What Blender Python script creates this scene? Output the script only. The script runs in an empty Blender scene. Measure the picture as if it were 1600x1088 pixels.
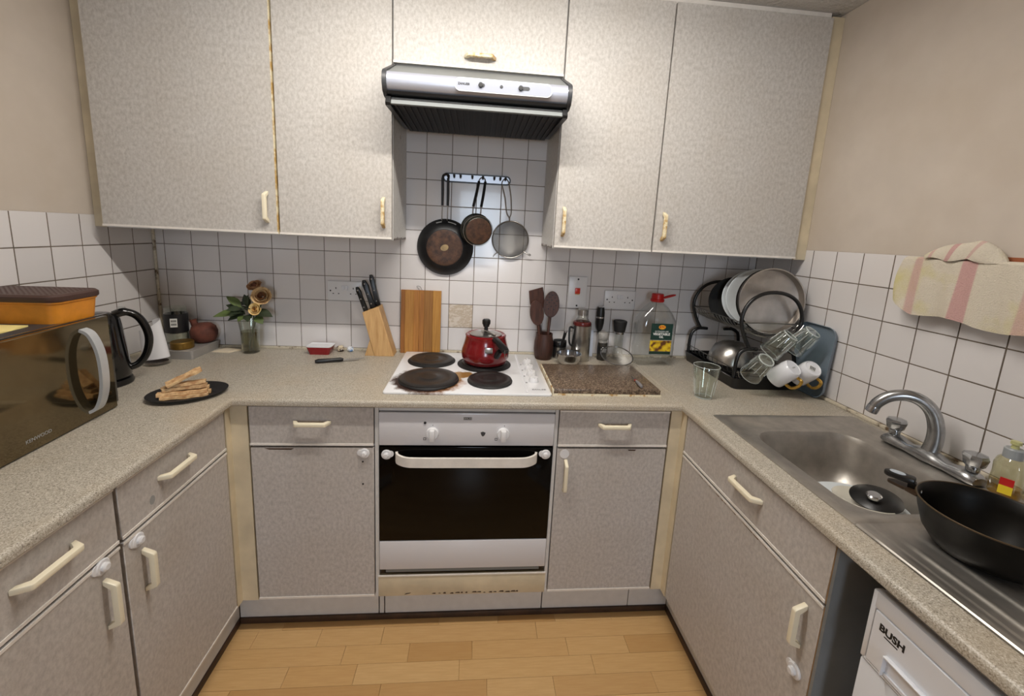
import bpy, bmesh, math, random
from mathutils import Vector, Matrix, Euler
random.seed(7)
S = bpy.context.scene
COL = S.collection
PI = math.pi

# ------------------------------------------------------------------ camera, world, light, exposure
cd = bpy.data.cameras.new('camera'); CAM = bpy.data.objects.new('camera', cd); COL.objects.link(CAM)
cd.sensor_fit = 'HORIZONTAL'; cd.sensor_width = 36.0; cd.lens = 36.0 * 649.76 / 1600.0
cd.shift_y = -67.27 / 1600.0; cd.clip_start = 0.02
CAM.location = (1.3442, -1.8741, 1.4504)
CAM.rotation_euler = (math.radians(80.272), math.radians(-2.842), math.radians(-4.727))
S.camera = CAM
S.view_settings.view_transform = 'Standard'; S.view_settings.look = 'None'
S.view_settings.gamma = 1.0; S.view_settings.use_curve_mapping = False
S.view_settings.exposure = 0.08
W = bpy.data.worlds.new('world'); S.world = W; W.use_nodes = True
W.node_tree.nodes['Background'].inputs[0].default_value = (0.55, 0.68, 1.0, 1)
W.node_tree.nodes['Background'].inputs[1].default_value = 0.6
def area(name, loc, rot, sx, sy, power, col):
    l = bpy.data.lights.new(name, 'AREA'); l.shape = 'RECTANGLE'; l.size = sx; l.size_y = sy
    l.energy = power; l.color = col
    o = bpy.data.objects.new(name, l); COL.objects.link(o); o.location = loc; o.rotation_euler = rot
    return o
# daylight coming in through the window behind the camera
area('window_behind_offscreen', (1.42, -4.95, 1.50), (math.radians(-90), 0, PI), 0.72, 1.15, 34.0, (0.76, 0.87, 1.0))

XR = 2.6668                # right wall, tile face
WT = 0.896                 # worktop height
TP = 0.108                 # tile pitch
ZH = 1.3374                # a tile joint height
CEIL = 2.308
# the kitchen's ceiling strip light above the aisle, just out of the picture: light down, towards both ends and up
LC = (1.0, 0.95, 0.88)
area('ceiling_strip_down_offscreen', (1.33, -0.93, CEIL-0.068), (0, 0, 0), 1.2, 0.04, 16.3, LC)
area('ceiling_strip_back_offscreen', (1.33, -0.93, CEIL-0.050), (math.radians(90), 0, 0), 1.2, 0.03, 4.3, LC)
area('ceiling_strip_front_offscreen', (1.33, -0.93, CEIL-0.052), (math.radians(-90), 0, 0), 1.2, 0.03, 4.3, LC)
area('ceiling_strip_up_offscreen', (1.33, -0.93, CEIL-0.040), (PI, 0, 0), 1.2, 0.03, 3.0, LC)
UB_ = 1.404

# ------------------------------------------------------------------ materials
def lin(c):
    return tuple(((v/255.0)/12.92 if v/255.0 <= 0.04045 else ((v/255.0+0.055)/1.055)**2.4) for v in c) + (1.0,)
def new_mat(name):
    m = bpy.data.materials.new(name); m.use_nodes = True
    nt = m.node_tree; b = nt.nodes['Principled BSDF']
    return m, nt, b
def nd(nt, t, **kw):
    n = nt.nodes.new(t)
    for k, v in kw.items(): setattr(n, k, v)
    return n
def ramp(nt, fac, stops):
    r = nd(nt, 'ShaderNodeValToRGB')
    e = r.color_ramp.elements
    while len(e) < len(stops): e.new(0.5)
    for i, (p, c) in enumerate(stops): e[i].position = p; e[i].color = c if len(c) == 4 else tuple(c)+(1,)
    nt.links.new(fac, r.inputs[0]); return r.outputs[0]
def coords(nt, scale=(1,1,1), kind='Object'):
    t = nd(nt, 'ShaderNodeTexCoord'); mp = nd(nt, 'ShaderNodeMapping'); mp.inputs['Scale'].default_value = scale
    nt.links.new(t.outputs[kind], mp.inputs[0]); return mp.outputs[0]
def noise(nt, vec, scale, detail=3, rough=0.55):
    n = nd(nt, 'ShaderNodeTexNoise'); n.inputs['Scale'].default_value = scale
    n.inputs['Detail'].default_value = detail; n.inputs['Roughness'].default_value = rough
    nt.links.new(vec, n.inputs['Vector']); return n.outputs[0]
def mixc(nt, fac, a, b, mode='MIX'):
    m = nd(nt, 'ShaderNodeMix', data_type='RGBA', blend_type=mode)
    for s, v in ((m.inputs[0], fac), (m.inputs[6], a), (m.inputs[7], b)):
        if hasattr(v, 'links'): nt.links.new(v, s)
        else: s.default_value = v
    return m.outputs[2]
def bump(nt, b, h, strength=0.2, dist=0.002):
    bp = nd(nt, 'ShaderNodeBump'); bp.inputs['Strength'].default_value = strength; bp.inputs['Distance'].default_value = dist
    nt.links.new(h, bp.inputs['Height']); nt.links.new(bp.outputs[0], b.inputs['Normal'])
def plain(name, col, rough=0.5, metal=0.0, var=0.0, scale=30, vs=(1,1,1), coat=0.0, bmp=0.0, spec=0.5):
    m, nt, b = new_mat(name)
    b.inputs['Base Color'].default_value = lin(col); b.inputs['Roughness'].default_value = rough
    b.inputs['Metallic'].default_value = metal; b.inputs['Coat Weight'].default_value = coat
    b.inputs['Specular IOR Level'].default_value = spec
    if var > 0 or bmp > 0:
        f = noise(nt, coords(nt, vs), scale)
        if var > 0:
            lo = lin([max(0, c*(1-var)) for c in col]); hi = lin([min(255, c*(1+var)) for c in col])
            nt.links.new(ramp(nt, f, [(0.3, lo), (0.7, hi)]), b.inputs['Base Color'])
        if bmp > 0: bump(nt, b, f, bmp)
    return m
def stained(name, col, stain, rough, lo=0.55, hi=0.7, scale=8, amount=1.0, vs=(1,1,1), var=0.04):
    m, nt, b = new_mat(name); b.inputs['Roughness'].default_value = rough
    v = coords(nt, vs); f = noise(nt, v, scale, 5, 0.6)
    k = ramp(nt, f, [(lo, (0,0,0,1)), (hi, (amount,)*3+(1,))])
    f2 = noise(nt, v, scale*5, 2)
    base = ramp(nt, f2, [(0.3, lin([c*(1-var) for c in col])), (0.7, lin([min(255, c*(1+var)) for c in col]))])
    nt.links.new(mixc(nt, k, base, lin(stain)), b.inputs['Base Color']); return m
def thin_glass(name, tint=(252,253,252), gloss=0.12, rough=0.03):
    m = bpy.data.materials.new(name); m.use_nodes = True; nt = m.node_tree; nt.nodes.clear()
    out = nd(nt, 'ShaderNodeOutputMaterial'); t = nd(nt, 'ShaderNodeBsdfTransparent'); g = nd(nt, 'ShaderNodeBsdfGlossy')
    t.inputs[0].default_value = lin(tint); g.inputs['Roughness'].default_value = rough; g.inputs[0].default_value = (0.95, 0.95, 0.95, 1)
    lw = nd(nt, 'ShaderNodeLayerWeight'); lw.inputs[0].default_value = 0.5
    pw_ = nd(nt, 'ShaderNodeMath', operation='POWER'); pw_.inputs[1].default_value = 2.2; nt.links.new(lw.outputs['Facing'], pw_.inputs[0])
    ad = nd(nt, 'ShaderNodeMath', operation='MULTIPLY_ADD'); ad.inputs[1].default_value = 0.62; ad.inputs[2].default_value = 0.04+gloss*0.15; nt.links.new(pw_.outputs[0], ad.inputs[0])
    mx = nd(nt, 'ShaderNodeMixShader'); nt.links.new(ad.outputs[0], mx.inputs[0])
    nt.links.new(t.outputs[0], mx.inputs[1]); nt.links.new(g.outputs[0], mx.inputs[2]); nt.links.new(mx.outputs[0], out.inputs[0])
    return m

MT = {}
def worktop_mat():
    m, nt, b = new_mat('worktop_laminate'); v = coords(nt, kind='Object')
    f = noise(nt, v, 400, 2, 0.7)
    c = ramp(nt, f, [(0.30, lin((82,74,66))), (0.42, lin((160,152,138))), (0.56, lin((178,170,156))), (0.70, lin((214,209,200)))])
    big = noise(nt, v, 5, 4)
    c = mixc(nt, ramp(nt, big, [(0.45, (0,0,0,1)), (0.75, (0.35,)*3+(1,))]), c, lin((176,154,122)), 'MIX')
    nt.links.new(c, b.inputs['Base Color']); b.inputs['Roughness'].default_value = 0.42
    return m
MT['worktop'] = worktop_mat()
def door_mat(name, a, bcol):
    m, nt, b = new_mat(name)
    v = coords(nt, (1,1,0.65)); f = noise(nt, v, 105, 4, 0.65); g = noise(nt, coords(nt), 3.5, 3)
    c = ramp(nt, f, [(0.32, lin(a)), (0.62, lin(bcol))])
    c = mixc(nt, ramp(nt, g, [(0.4, (0,0,0,1)), (0.8, (0.3,)*3+(1,))]), c, lin((168,156,140)))
    nt.links.new(c, b.inputs['Base Color']); b.inputs['Roughness'].default_value = 0.5
    bump(nt, b, f, 0.15, 0.001); return m
MT['door'] = door_mat('door_laminate', (170,164,160), (196,190,185))
MT['door_grey'] = door_mat('upper_door_laminate', (172,167,161), (198,194,189))
MT['edging'] = plain('pale_edging', (226,220,212), 0.45, var=0.03)
MT['carcass'] = plain('white_melamine', (205,203,200), 0.4, var=0.02)
MT['carcass_worn'] = stained('white_melamine_worn', (206,203,198), (120,84,52), 0.4, 0.68, 0.74, 14)
MT['cream_trim'] = plain('aged_cream_trim', (206,192,164), 0.5, var=0.06, scale=9)
MT['cream_plastic'] = plain('cream_plastic', (232,222,196), 0.35)
MT['gold_plastic'] = stained('yellowed_handle', (226,214,180), (186,150,88), 0.35, 0.45, 0.6, 30)
MT['white_plastic'] = plain('white_plastic', (222,221,222), 0.3)
MT['white_enamel'] = plain('white_enamel', (226,226,230), 0.18, coat=0.3)
MT['oven_white'] = plain('oven_white', (214,213,216), 0.25, coat=0.2)
MT['grey_panel'] = plain('grey_end_panel', (120,122,122), 0.5, var=0.08, scale=6)
MT['black_glass'] = plain('black_glass', (6,5,5), 0.10, spec=0.2)
MT['black'] = plain('black_plastic', (16,16,17), 0.35)
MT['black_matt'] = plain('black_matt', (20,19,19), 0.6)
MT['dark_grey'] = plain('dark_grey_plastic', (52,53,56), 0.45)
MT['iron'] = plain('hotplate_iron', (34,31,30), 0.42, var=0.25, scale=18)
MT['steel'] = plain('brushed_steel', (186,184,180), 0.28, 1.0, var=0.05, scale=40)
MT['sink_steel'] = plain('sink_steel', (178,173,166), 0.42, 0.9, var=0.06, scale=25)
MT['chrome'] = plain('chrome', (190,191,194), 0.18, 1.0)
MT['rail_steel'] = plain('rail_steel', (180,183,190), 0.34, 0.9)
MT['chrome_old'] = plain('old_chrome', (172,173,174), 0.27, 0.95, var=0.10, scale=30)
MT['silver'] = plain('silver_paint', (176,179,190), 0.34, 0.5)
MT['hood_grey'] = plain('hood_grey', (120,124,124), 0.45, 0.2)
MT['filter'] = plain('hood_filter', (12,10,14), 0.6, 0.1)
MT['wall'] = stained('cream_paint', (197,186,174), (188,175,160), 0.75, 0.45, 0.75, 2.2, var=0.015)
MT['grout'] = plain('tile_grout', (104,92,80), 0.9, var=0.15, scale=20)
MT['seal'] = stained('old_sealant', (206,196,176), (96,74,50), 0.6, 0.55, 0.65, 22)
MT['dark_wood'] = plain('dark_skirting', (66,46,32), 0.55, var=0.2, scale=14)
MT['text_dark'] = plain('print_dark', (38,38,42), 0.5)
MT['text_black'] = plain('print_black', (14,14,16), 0.5)
MT['text_grey'] = plain('print_grey', (150,150,148), 0.5)
MT['text_white'] = plain('print_white', (228,228,224), 0.5)
MT['red'] = plain('red_plastic', (186,24,20), 0.35)
MT['neon'] = plain('red_rocker', (206,52,30), 0.3)
MT['glass'] = thin_glass('clear_glass')
MT['glass_green'] = thin_glass('greenish_glass', (248,251,248), 0.2)
MT['pet'] = thin_glass('clear_plastic', (246,247,246), 0.3, 0.10)
def glint_mat():
    m, nt, b = new_mat('glass_glint'); b.inputs['Base Color'].default_value = lin((232,238,236)); b.inputs['Roughness'].default_value = 0.08; b.inputs['Alpha'].default_value = 0.42; return m  # whitish translucent colour, painting in the bright glints on glass edges
MT['glass_glint'] = glint_mat()
MT['wire'] = plain('wire', (150,148,144), 0.3, 1.0)
def ceiling_mat():
    m, nt, b = new_mat('artex_ceiling'); b.inputs['Base Color'].default_value = lin((205,203,200)); b.inputs['Roughness'].default_value = 0.8
    bump(nt, b, noise(nt, coords(nt), 60, 4), 1.0, 0.012); return m
MT['ceiling'] = ceiling_mat()
def tile_mat(name, col, marbled=False):
    m, nt, b = new_mat(name); b.inputs['Roughness'].default_value = 0.16; b.inputs['Coat Weight'].default_value = 0.2
    oi = nd(nt, 'ShaderNodeObjectInfo')
    c = ramp(nt, oi.outputs['Random'], [(0, lin([x*0.975 for x in col])), (1, lin([min(255, x*1.02) for x in col]))])
    if marbled:
        f = noise(nt, coords(nt, (1,1,2.4)), 18, 6, 0.7)
        c = ramp(nt, f, [(0.40, lin((214,204,192))), (0.5, lin((186,170,150))), (0.58, lin((212,202,190)))])
    nt.links.new(c, b.inputs['Base Color'])
    f = noise(nt, coords(nt), 9, 2); bump(nt, b, f, 0.08, 0.004); return m
MT['tile'] = tile_mat('white_glazed_tile', (219,215,214))
MT['tile_marbled'] = tile_mat('beige_marbled_tile', (212,203,192), True)
def floor_mat():
    m, nt, b = new_mat('beech_laminate'); oi = nd(nt, 'ShaderNodeObjectInfo')
    c = ramp(nt, oi.outputs['Random'], [(0, lin((192,150,96))), (0.25, lin((208,168,114))), (0.75, lin((214,176,122))), (1, lin((204,162,106)))])
    g = noise(nt, coords(nt, (2,26,26)), 6, 4, 0.6)
    c = mixc(nt, ramp(nt, g, [(0.35, (0,0,0,1)), (0.75, (0.35,)*3+(1,))]), c, lin((176,126,70)))
    nt.links.new(c, b.inputs['Base Color']); b.inputs['Roughness'].default_value = 0.34; return m
MT['floor'] = floor_mat()
def wood_mat(name, a, bcol, vs=(20,20,1.5), scale=6, rough=0.5):
    m, nt, b = new_mat(name); f = noise(nt, coords(nt, vs), scale, 4, 0.6); oi = nd(nt, 'ShaderNodeObjectInfo')
    c = ramp(nt, f, [(0.3, lin(a)), (0.7, lin(bcol))])
    k = ramp(nt, oi.outputs['Random'], [(0, (0.72,)*3+(1,)), (1, (1.08,)*3+(1,))])
    nt.links.new(mixc(nt, 1.0, c, k, 'MULTIPLY'), b.inputs['Base Color']); b.inputs['Roughness'].default_value = rough; return m
MT['oak'] = wood_mat('knife_block_wood', (186,142,88), (216,176,122))
MT['bamboo'] = wood_mat('bamboo', (158,102,34), (196,136,56), (24,24,1.2))
MT['acacia'] = wood_mat('dark_utensil_wood', (46,25,18), (82,48,36))
MT['stick'] = wood_mat('pale_stick', (176,126,80), (232,198,148), (8,8,8), 10, 0.7)

# ------------------------------------------------------------------ mesh helpers
def tf(bm, verts, M):
    if M is not None: bmesh.ops.transform(bm, matrix=M, verts=verts)
def box(bm, x0, x1, y0, y1, z0, z1, bev=0.0, M=None, seg=2):
    vs = [bm.verts.new((x, y, z)) for x in (x0, x1) for y in (y0, y1) for z in (z0, z1)]
    fs = [(0,1,3,2), (4,6,7,5), (0,4,5,1), (2,3,7,6), (0,2,6,4), (1,5,7,3)]
    F = [bm.faces.new([vs[i] for i in f]) for f in fs]
    allv = vs
    if bev > 0:
        ed = list({e for f in F for e in f.edges})
        r = bmesh.ops.bevel(bm, geom=ed, offset=bev, segments=seg, profile=0.5, affect='EDGES')
        allv = list({v for f in r['faces'] for v in f.verts} | {v for v in vs if v.is_valid})
    tf(bm, allv, M); return allv
def lathe(bm, prof, n=36, M=None, sx=1.0, sy=1.0):
    rings = []; allv = []
    for r, z in prof:
        if r < 1e-6:
            v = bm.verts.new((0, 0, z)); rings.append([v]); allv.append(v)
        else:
            ring = [bm.verts.new((r*sx*math.cos(2*PI*i/n), r*sy*math.sin(2*PI*i/n), z)) for i in range(n)]
            rings.append(ring); allv += ring
    for a, b in zip(rings[:-1], rings[1:]):
        for i in range(n):
            j = (i+1) % n
            if len(a) == 1 and len(b) == 1: continue
            if len(a) == 1: bm.faces.new((a[0], b[i], b[j]))
            elif len(b) == 1: bm.faces.new((a[i], a[j], b[0]))
            else: bm.faces.new((a[i], a[j], b[j], b[i]))
    tf(bm, allv, M); return allv
def cyl(bm, r, z0, z1, c=(0,0), n=28, r2=None, M=None, bev=0.0):
    r2 = r if r2 is None else r2
    if bev > 0: pr = [(0,z0), (r-bev,z0), (r,z0+bev), (r2,z1-bev), (r2-bev,z1), (0,z1)]
    else: pr = [(0,z0), (r,z0), (r2,z1), (0,z1)]
    T = Matrix.Translation((c[0], c[1], 0))
    return lathe(bm, pr, n, T if M is None else M @ T)
def axis_m(p, d):
    """matrix taking local z to direction d at point p"""
    d = Vector(d).normalized(); return Matrix.Translation(Vector(p)) @ d.to_track_quat('Z', 'Y').to_matrix().to_4x4()
def prism(bm, out, z0, z1, M=None, bev=0.0, seg=2):
    a = [bm.verts.new((x, y, z0)) for x, y in out]; b = [bm.verts.new((x, y, z1)) for x, y in out]; n = len(out)
    F = [bm.faces.new(list(reversed(a))), bm.faces.new(b)]
    for i in range(n): F.append(bm.faces.new((a[i], a[(i+1) % n], b[(i+1) % n], b[i])))
    allv = a+b
    if bev > 0:
        ed = list({e for f in F for e in f.edges})
        r = bmesh.ops.bevel(bm, geom=ed, offset=bev, segments=seg, profile=0.5, affect='EDGES')
        allv = list({v for f in r['faces'] for v in f.verts} | {v for v in a+b if v.is_valid})
    tf(bm, allv, M); return allv
def tube(bm, pts, r, n=8, closed=False, flat=1.0, M=None):
    P = [Vector(p) for p in pts]; k = len(P); rr = r if isinstance(r, (list, tuple)) else [r]*k
    T = []
    for i in range(k):
        a = P[(i-1) % k] if (closed or i > 0) else P[i]; b = P[(i+1) % k] if (closed or i < k-1) else P[i]
        T.append((b-a).normalized())
    up = Vector((0,0,1)) if abs(T[0].z) < 0.9 else Vector((1,0,0))
    nrm = (up - T[0]*up.dot(T[0])).normalized(); rings = []; allv = []
    for i in range(k):
        if i > 0:
            q = T[i-1].rotation_difference(T[i]); nrm = q @ nrm; nrm = (nrm - T[i]*nrm.dot(T[i])).normalized()
        bn = T[i].cross(nrm)
        ring = [bm.verts.new(P[i] + (nrm*math.cos(2*PI*j/n)*flat + bn*math.sin(2*PI*j/n))*rr[i]) for j in range(n)]
        rings.append(ring); allv += ring
    m = k if closed else k-1
    for i in range(m):
        a, b = rings[i], rings[(i+1) % k]
        for j in range(n): bm.faces.new((a[j], a[(j+1) % n], b[(j+1) % n], b[j]))
    if not closed:
        bm.faces.new(list(reversed(rings[0]))); bm.faces.new(rings[-1])
    tf(bm, allv, M); return allv
def spline(ctrl, n=8, closed=False):
    P = [Vector(p) for p in ctrl]; k = len(P); out = []
    rng = k if closed else k-1
    for i in range(rng):
        p0 = P[(i-1) % k] if (closed or i > 0) else P[i]; p1 = P[i]; p2 = P[(i+1) % k]
        p3 = P[(i+2) % k] if (closed or i+2 < k) else p2
        for j in range(n):
            t = j/n
            out.append(0.5*((2*p1) + (p2-p0)*t + (2*p0-5*p1+4*p2-p3)*t*t + (3*p1-p0-3*p2+p3)*t**3))
    if not closed: out.append(P[-1])
    return out
def rrect(w, h, r, n=6, cx=0, cy=0):
    o = []
    for (sx, sy, a0) in ((1,1,0), (-1,1,90), (-1,-1,180), (1,-1,270)):
        for i in range(n+1):
            a = math.radians(a0 + 90*i/n)
            o.append((cx + sx*(w/2-r) + r*math.cos(a), cy + sy*(h/2-r) + r*math.sin(a)))
    return o
def loft(bm, loops, cap0=True, cap1=True, M=None):
    R = [[bm.verts.new(p) for p in L] for L in loops]; n = len(loops[0])
    for a, b in zip(R[:-1], R[1:]):
        for i in range(n): bm.faces.new((a[i], a[(i+1) % n], b[(i+1) % n], b[i]))
    if cap0: bm.faces.new(list(reversed(R[0])))
    if cap1: bm.faces.new(R[-1])
    allv = [v for r in R for v in r]; tf(bm, allv, M); return allv
def BM(): return bmesh.new()
def finish(bm, name, angle=38):
    bmesh.ops.recalc_face_normals(bm, faces=bm.faces)
    c = math.radians(angle)
    for e in bm.edges:
        if len(e.link_faces) == 2: e.smooth = e.calc_face_angle(0) < c
    for f in bm.faces: f.smooth = True
    me = bpy.data.meshes.new(name); bm.to_mesh(me); bm.free(); return me
def obj(name, bm, mat, parent=None, loc=None, rot=None):
    me = finish(bm, name) if not isinstance(bm, bpy.types.Mesh) else bm
    if not me.materials: me.materials.append(MT[mat] if isinstance(mat, str) else mat)
    o = bpy.data.objects.new(name, me); COL.objects.link(o)
    if parent: o.parent = parent
    if loc is not None: o.location = loc
    if rot is not None: o.rotation_euler = rot
    return o
def tag(o, label, cat, group=None):
    o['label'] = label; o['category'] = cat
    if group: o['group'] = group
    return o
def thing(name, label, cat, loc=(0,0,0), rotz=0.0, group=None, rot=None):
    o = bpy.data.objects.new(name, None); COL.objects.link(o); o.empty_display_size = 0.02
    o.location = loc; o.rotation_euler = rot if rot else (0, 0, rotz)
    return tag(o, label, cat, group)
def struct(name, bm, mat, parent=None, label=None):
    o = obj(name, bm, mat, parent); 
    if not parent: o['kind'] = 'structure'
    if label: o['label'] = label
    return o
def copy_tree(o, parent=None):
    c = o.copy(); COL.objects.link(c)
    if parent: c.parent = parent
    for ch in list(o.children): copy_tree(ch, c)
    return c
def text(name, s, size, mat, parent, M, extrude=0.0004, bold=False, shear=0.0):
    cu = bpy.data.curves.new(name, 'FONT'); cu.body = s; cu.size = size; cu.extrude = extrude
    cu.align_x = 'CENTER'; cu.align_y = 'CENTER'; cu.resolution_u = 3; cu.shear = shear
    if bold: cu.offset = size*0.035
    t = bpy.data.objects.new(name, cu); COL.objects.link(t)
    bpy.context.view_layer.update()
    dg = bpy.context.evaluated_depsgraph_get(); me = bpy.data.meshes.new_from_object(t.evaluated_get(dg))
    bpy.data.objects.remove(t); bpy.data.curves.remove(cu)
    me.transform(M); me.name = name; me.materials.clear(); me.materials.append(MT[mat])
    o = bpy.data.objects.new(name, me); COL.objects.link(o); o.parent = parent; return o
RX90 = Matrix.Rotation(PI/2, 4, 'X')      # xy drawing -> facing -y

# ------------------------------------------------------------------ room shell
bm = BM(); box(bm, -0.12, XR+0.12, -5.15, 0.12, -0.06, -0.006)
FLOOR = struct('floor', bm, 'floor')
# beech laminate staves
me_st = None
rows = int((1.62)/0.066)
pw = 0.066
for r in range(rows):
    y1 = -0.47 - r*pw; x = 0.45 - random.random()*0.3
    while x < 2.25:
        L = random.choice((0.22, 0.34, 0.46, 0.56))
        key = 'stave_%d' % int(L*100)
        me = bpy.data.meshes.get(key)
        if me is None:
            b_ = BM(); box(b_, 0.0004, L-0.0004, 0.0003, pw-0.0003, -0.006, 0.0, 0.0004, seg=1); me = finish(b_, key); me.materials.append(MT['floor'])
        o = bpy.data.objects.new('stave', me); COL.objects.link(o); o.parent = FLOOR; o.location = (x, y1-pw, 0)
        x += L
bm = BM(); box(bm, -0.12, XR+0.12, -5.15, 0.12, CEIL, CEIL+0.06); struct('ceiling', bm, 'ceiling')
bm = BM(); box(bm, -0.004, XR+0.004, 0.0015, 0.12, 0, CEIL-0.001); WB = struct('wall_back', bm, 'grout')
bm = BM(); box(bm, -0.12, -0.0015, -5.15, 0.12, 0, ZH+TP); box(bm, -0.12, -0.0005, -5.15, 0.12, ZH+TP, CEIL-0.001); WL = struct('wall_left', bm, 'wall')
bm = BM(); box(bm, XR+0.0015, XR+0.12, -5.15, 0.12, 0, ZH+TP); box(bm, XR+0.0005, XR+0.12, -5.15, 0.12, ZH+TP, CEIL-0.001); WR = struct('wall_right', bm, 'wall')
# grout bed behind the side-wall tiles
bm = BM(); box(bm, -0.0014, -0.0008, -1.75, 0.0, WT, ZH+TP-0.002); struct('grout_bed', bm, 'grout', WL)
bm = BM(); box(bm, XR+0.0008, XR+0.0014, -1.9, 0.0, WT, ZH+TP-0.002); struct('grout_bed', bm, 'grout', WR)
# unseen wall behind the camera; doorway and hall added to frame the daylight window beyond
bm = BM()
for a in ((-0.001, 0.85, 0, CEIL-0.001), (1.98, XR+0.0005, 0, CEIL-0.001), (0.85, 1.98, 2.08, CEIL-0.001)): box(bm, a[0], a[1], -3.3, -3.2, a[2], a[3])
struct('wall_front', bm, 'wall')
bm = BM()
for a in ((-0.001, 1.04, 0, CEIL-0.001), (1.80, XR+0.0005, 0, CEIL-0.001), (1.04, 1.80, 0, 0.9), (1.04, 1.80, 2.1, CEIL-0.001)): box(bm, a[0], a[1], -5.12, -5.0, a[2], a[3])
struct('wall_hall_unseen', bm, 'wall')
bm = BM()
for a in ((1.042, 1.08, 0.902, 2.098), (1.76, 1.798, 0.902, 2.098), (1.08, 1.76, 0.902, 0.94), (1.08, 1.76, 2.06, 2.098)): box(bm, a[0], a[1], -5.08, -5.02, a[2], a[3])
w1 = struct('window_1', bm, 'white_plastic')
bm = BM(); box(bm, 1.08, 1.76, -5.052, -5.048, 0.94, 2.06); struct('pane', bm, 'glass', w1)

# wall tiles, each its own piece
tile_cache = {}
def tile(parent, wall, a0, a1, z0, z1, mat='tile'):
    g = 0.0011; w, h = a1-a0-2*g, z1-z0-2*g
    if w < 0.006 or h < 0.006: return
    key = (round(w, 4), round(h, 4), mat)
    if key not in tile_cache:
        b_ = BM(); box(b_, -w/2, w/2, 0.0, 0.004, -h/2, h/2)
        fr = [e for e in b_.edges if all(abs(v.co.y) < 1e-6 for v in e.verts)]
        bmesh.ops.bevel(b_, geom=fr, offset=0.0014, segments=1, profile=0.5, affect='EDGES')
        m_ = finish(b_, 'tile', 20); m_.materials.append(MT[mat]); tile_cache[key] = m_
    o = bpy.data.objects.new('tile', tile_cache[key]); COL.objects.link(o); o.parent = parent
    c = (a0+a1)/2; z = (z0+z1)/2; j = (random.random()-0.5)*0.0004
    if wall == 'B': o.location = (c, j, z)
    elif wall == 'L': o.location = (j, c, z); o.rotation_euler = (0, 0, PI/2)
    else: o.location = (XR+j, c, z); o.rotation_euler = (0, 0, -PI/2)
    return o
xs = [0.0] + [0.1479+TP*i for i in range(-1, 24)]
xs = [x for x in xs if x < XR-0.01] + [XR]
for r in range(-4, 5):
    for a, b in zip(xs[:-1], xs[1:]):
        if r > 0 and (b < 1.03 or a > 1.64): continue
        z0 = ZH + TP*r
        mk = (r == -3 and abs(a-(0.1479+TP*10)) < 0.01)
        o = tile(WB, 'B', a, b, z0, z0+TP, 'tile_marbled' if mk else 'tile')
        if mk: o['label'] = 'beige marbled replacement tile'
ysL = [0.0] + [-(0.2103 + TP*i) for i in range(-1, 14)]
ysR = [0.0] + [-(0.3289 + TP*i) for i in range(-2, 14)]
for r in range(-4, 1):
    z0 = ZH + TP*r
    for a, b in zip(ysL[:-1], ysL[1:]): tile(WL, 'L', b, a, z0, z0+TP)
    for a, b in zip(ysR[:-1], ysR[1:]): tile(WR, 'R', b, a, z0, z0+TP)
# worktop sealant strips
bm = BM(); box(bm, 0.0, XR, -0.006, 0.0012, WT, ZH-4*TP+0.0005, 0.001); struct('trim_1', bm, 'seal')
bm = BM(); box(bm, XR-0.012, XR+0.0012, -1.9, -0.008, WT, ZH-4*TP+0.001, 0.002); struct('trim_2', bm, 'seal')
bm = BM(); box(bm, -0.0008, 0.006, -1.7, -0.008, WT, ZH-4*TP+0.0005, 0.001); struct('trim_3', bm, 'seal')

bm = BM(); box(bm, 0.0002, 0.010, -0.010, -0.0002, ZH-4*TP+0.001, UB_-0.002, 0.003); struct('trim_12', bm, 'seal')
# ------------------------------------------------------------------ worktops
TH = 0.024
def roll_profile(d0, d1, r=0.011):
    """(depth, z) outline of a postformed worktop, front edge at d1 (larger = nearer the front)"""
    p = [(d0, WT-TH), (d1-0.004, WT-TH), (d1, WT-TH+0.004)]
    for i in range(7):
        a = PI/2*i/6; p.append((d1-r+r*math.cos(a), WT-r+r*math.sin(a)))
    p.append((d0, WT)); return p
FY = 0.573
# back run: profile swept along x   (local: x = depth, y = z) -> world (length, -depth, z)
def run(bm, prof, l0, l1, kind):
    a = []; b = []
    for d, z in prof:
        f = {'B': lambda l: (l, -d, z), 'L': lambda l: (d, -l, z), 'R': lambda l: (XR-d, -l, z)}[kind]
        a.append(bm.verts.new(f(l0))); b.append(bm.verts.new(f(l1)))
    n = len(prof); bm.faces.new(a); bm.faces.new(list(reversed(b)))
    for i in range(n): bm.faces.new((a[i], a[(i+1) % n], b[(i+1) % n], b[i]))
RX = 2.072     # front edge of the right worktop
LX = 0.596     # front edge of the left worktop
bm = BM(); box(bm, 0.0, LX-0.012, -(FY-0.012), -0.0, WT-TH, WT)
run(bm, roll_profile(0.0, FY), LX-0.012, RX-0.0005, 'B')
wtb = obj('worktop', bm, 'worktop'); tag(wtb, 'speckled beige laminate worktop under the hob along the back wall', 'worktop')
bm = BM(); run(bm, roll_profile(0.0, LX), FY-0.0115, 1.62, 'L')
tag(obj('worktop', bm, 'worktop'), 'speckled beige laminate worktop carrying the microwave and kettle', 'worktop')
SX0, SX1, SY0, SY1 = 2.135, 2.632, -0.652, -1.655         # sink outline
bm = BM()
def rw(x0, x1, y0, y1): box(bm, x0, x1, y1, y0, WT-TH, WT)
rw(RX+0.0115, XR, 0.0, SY0-0.012); rw(RX+0.0115, SX0+0.012, SY0-0.012, -1.9); rw(SX1-0.012, XR, SY0-0.012, -1.9); rw(SX0+0.012, SX1-0.012, SY1+0.012, -1.9)
dR = XR-RX
run(bm, roll_profile(dR-0.0115, dR), 0.0, 1.9, 'R')
tag(obj('worktop', bm, 'worktop'), 'speckled beige laminate worktop holding the sink', 'worktop')

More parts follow.
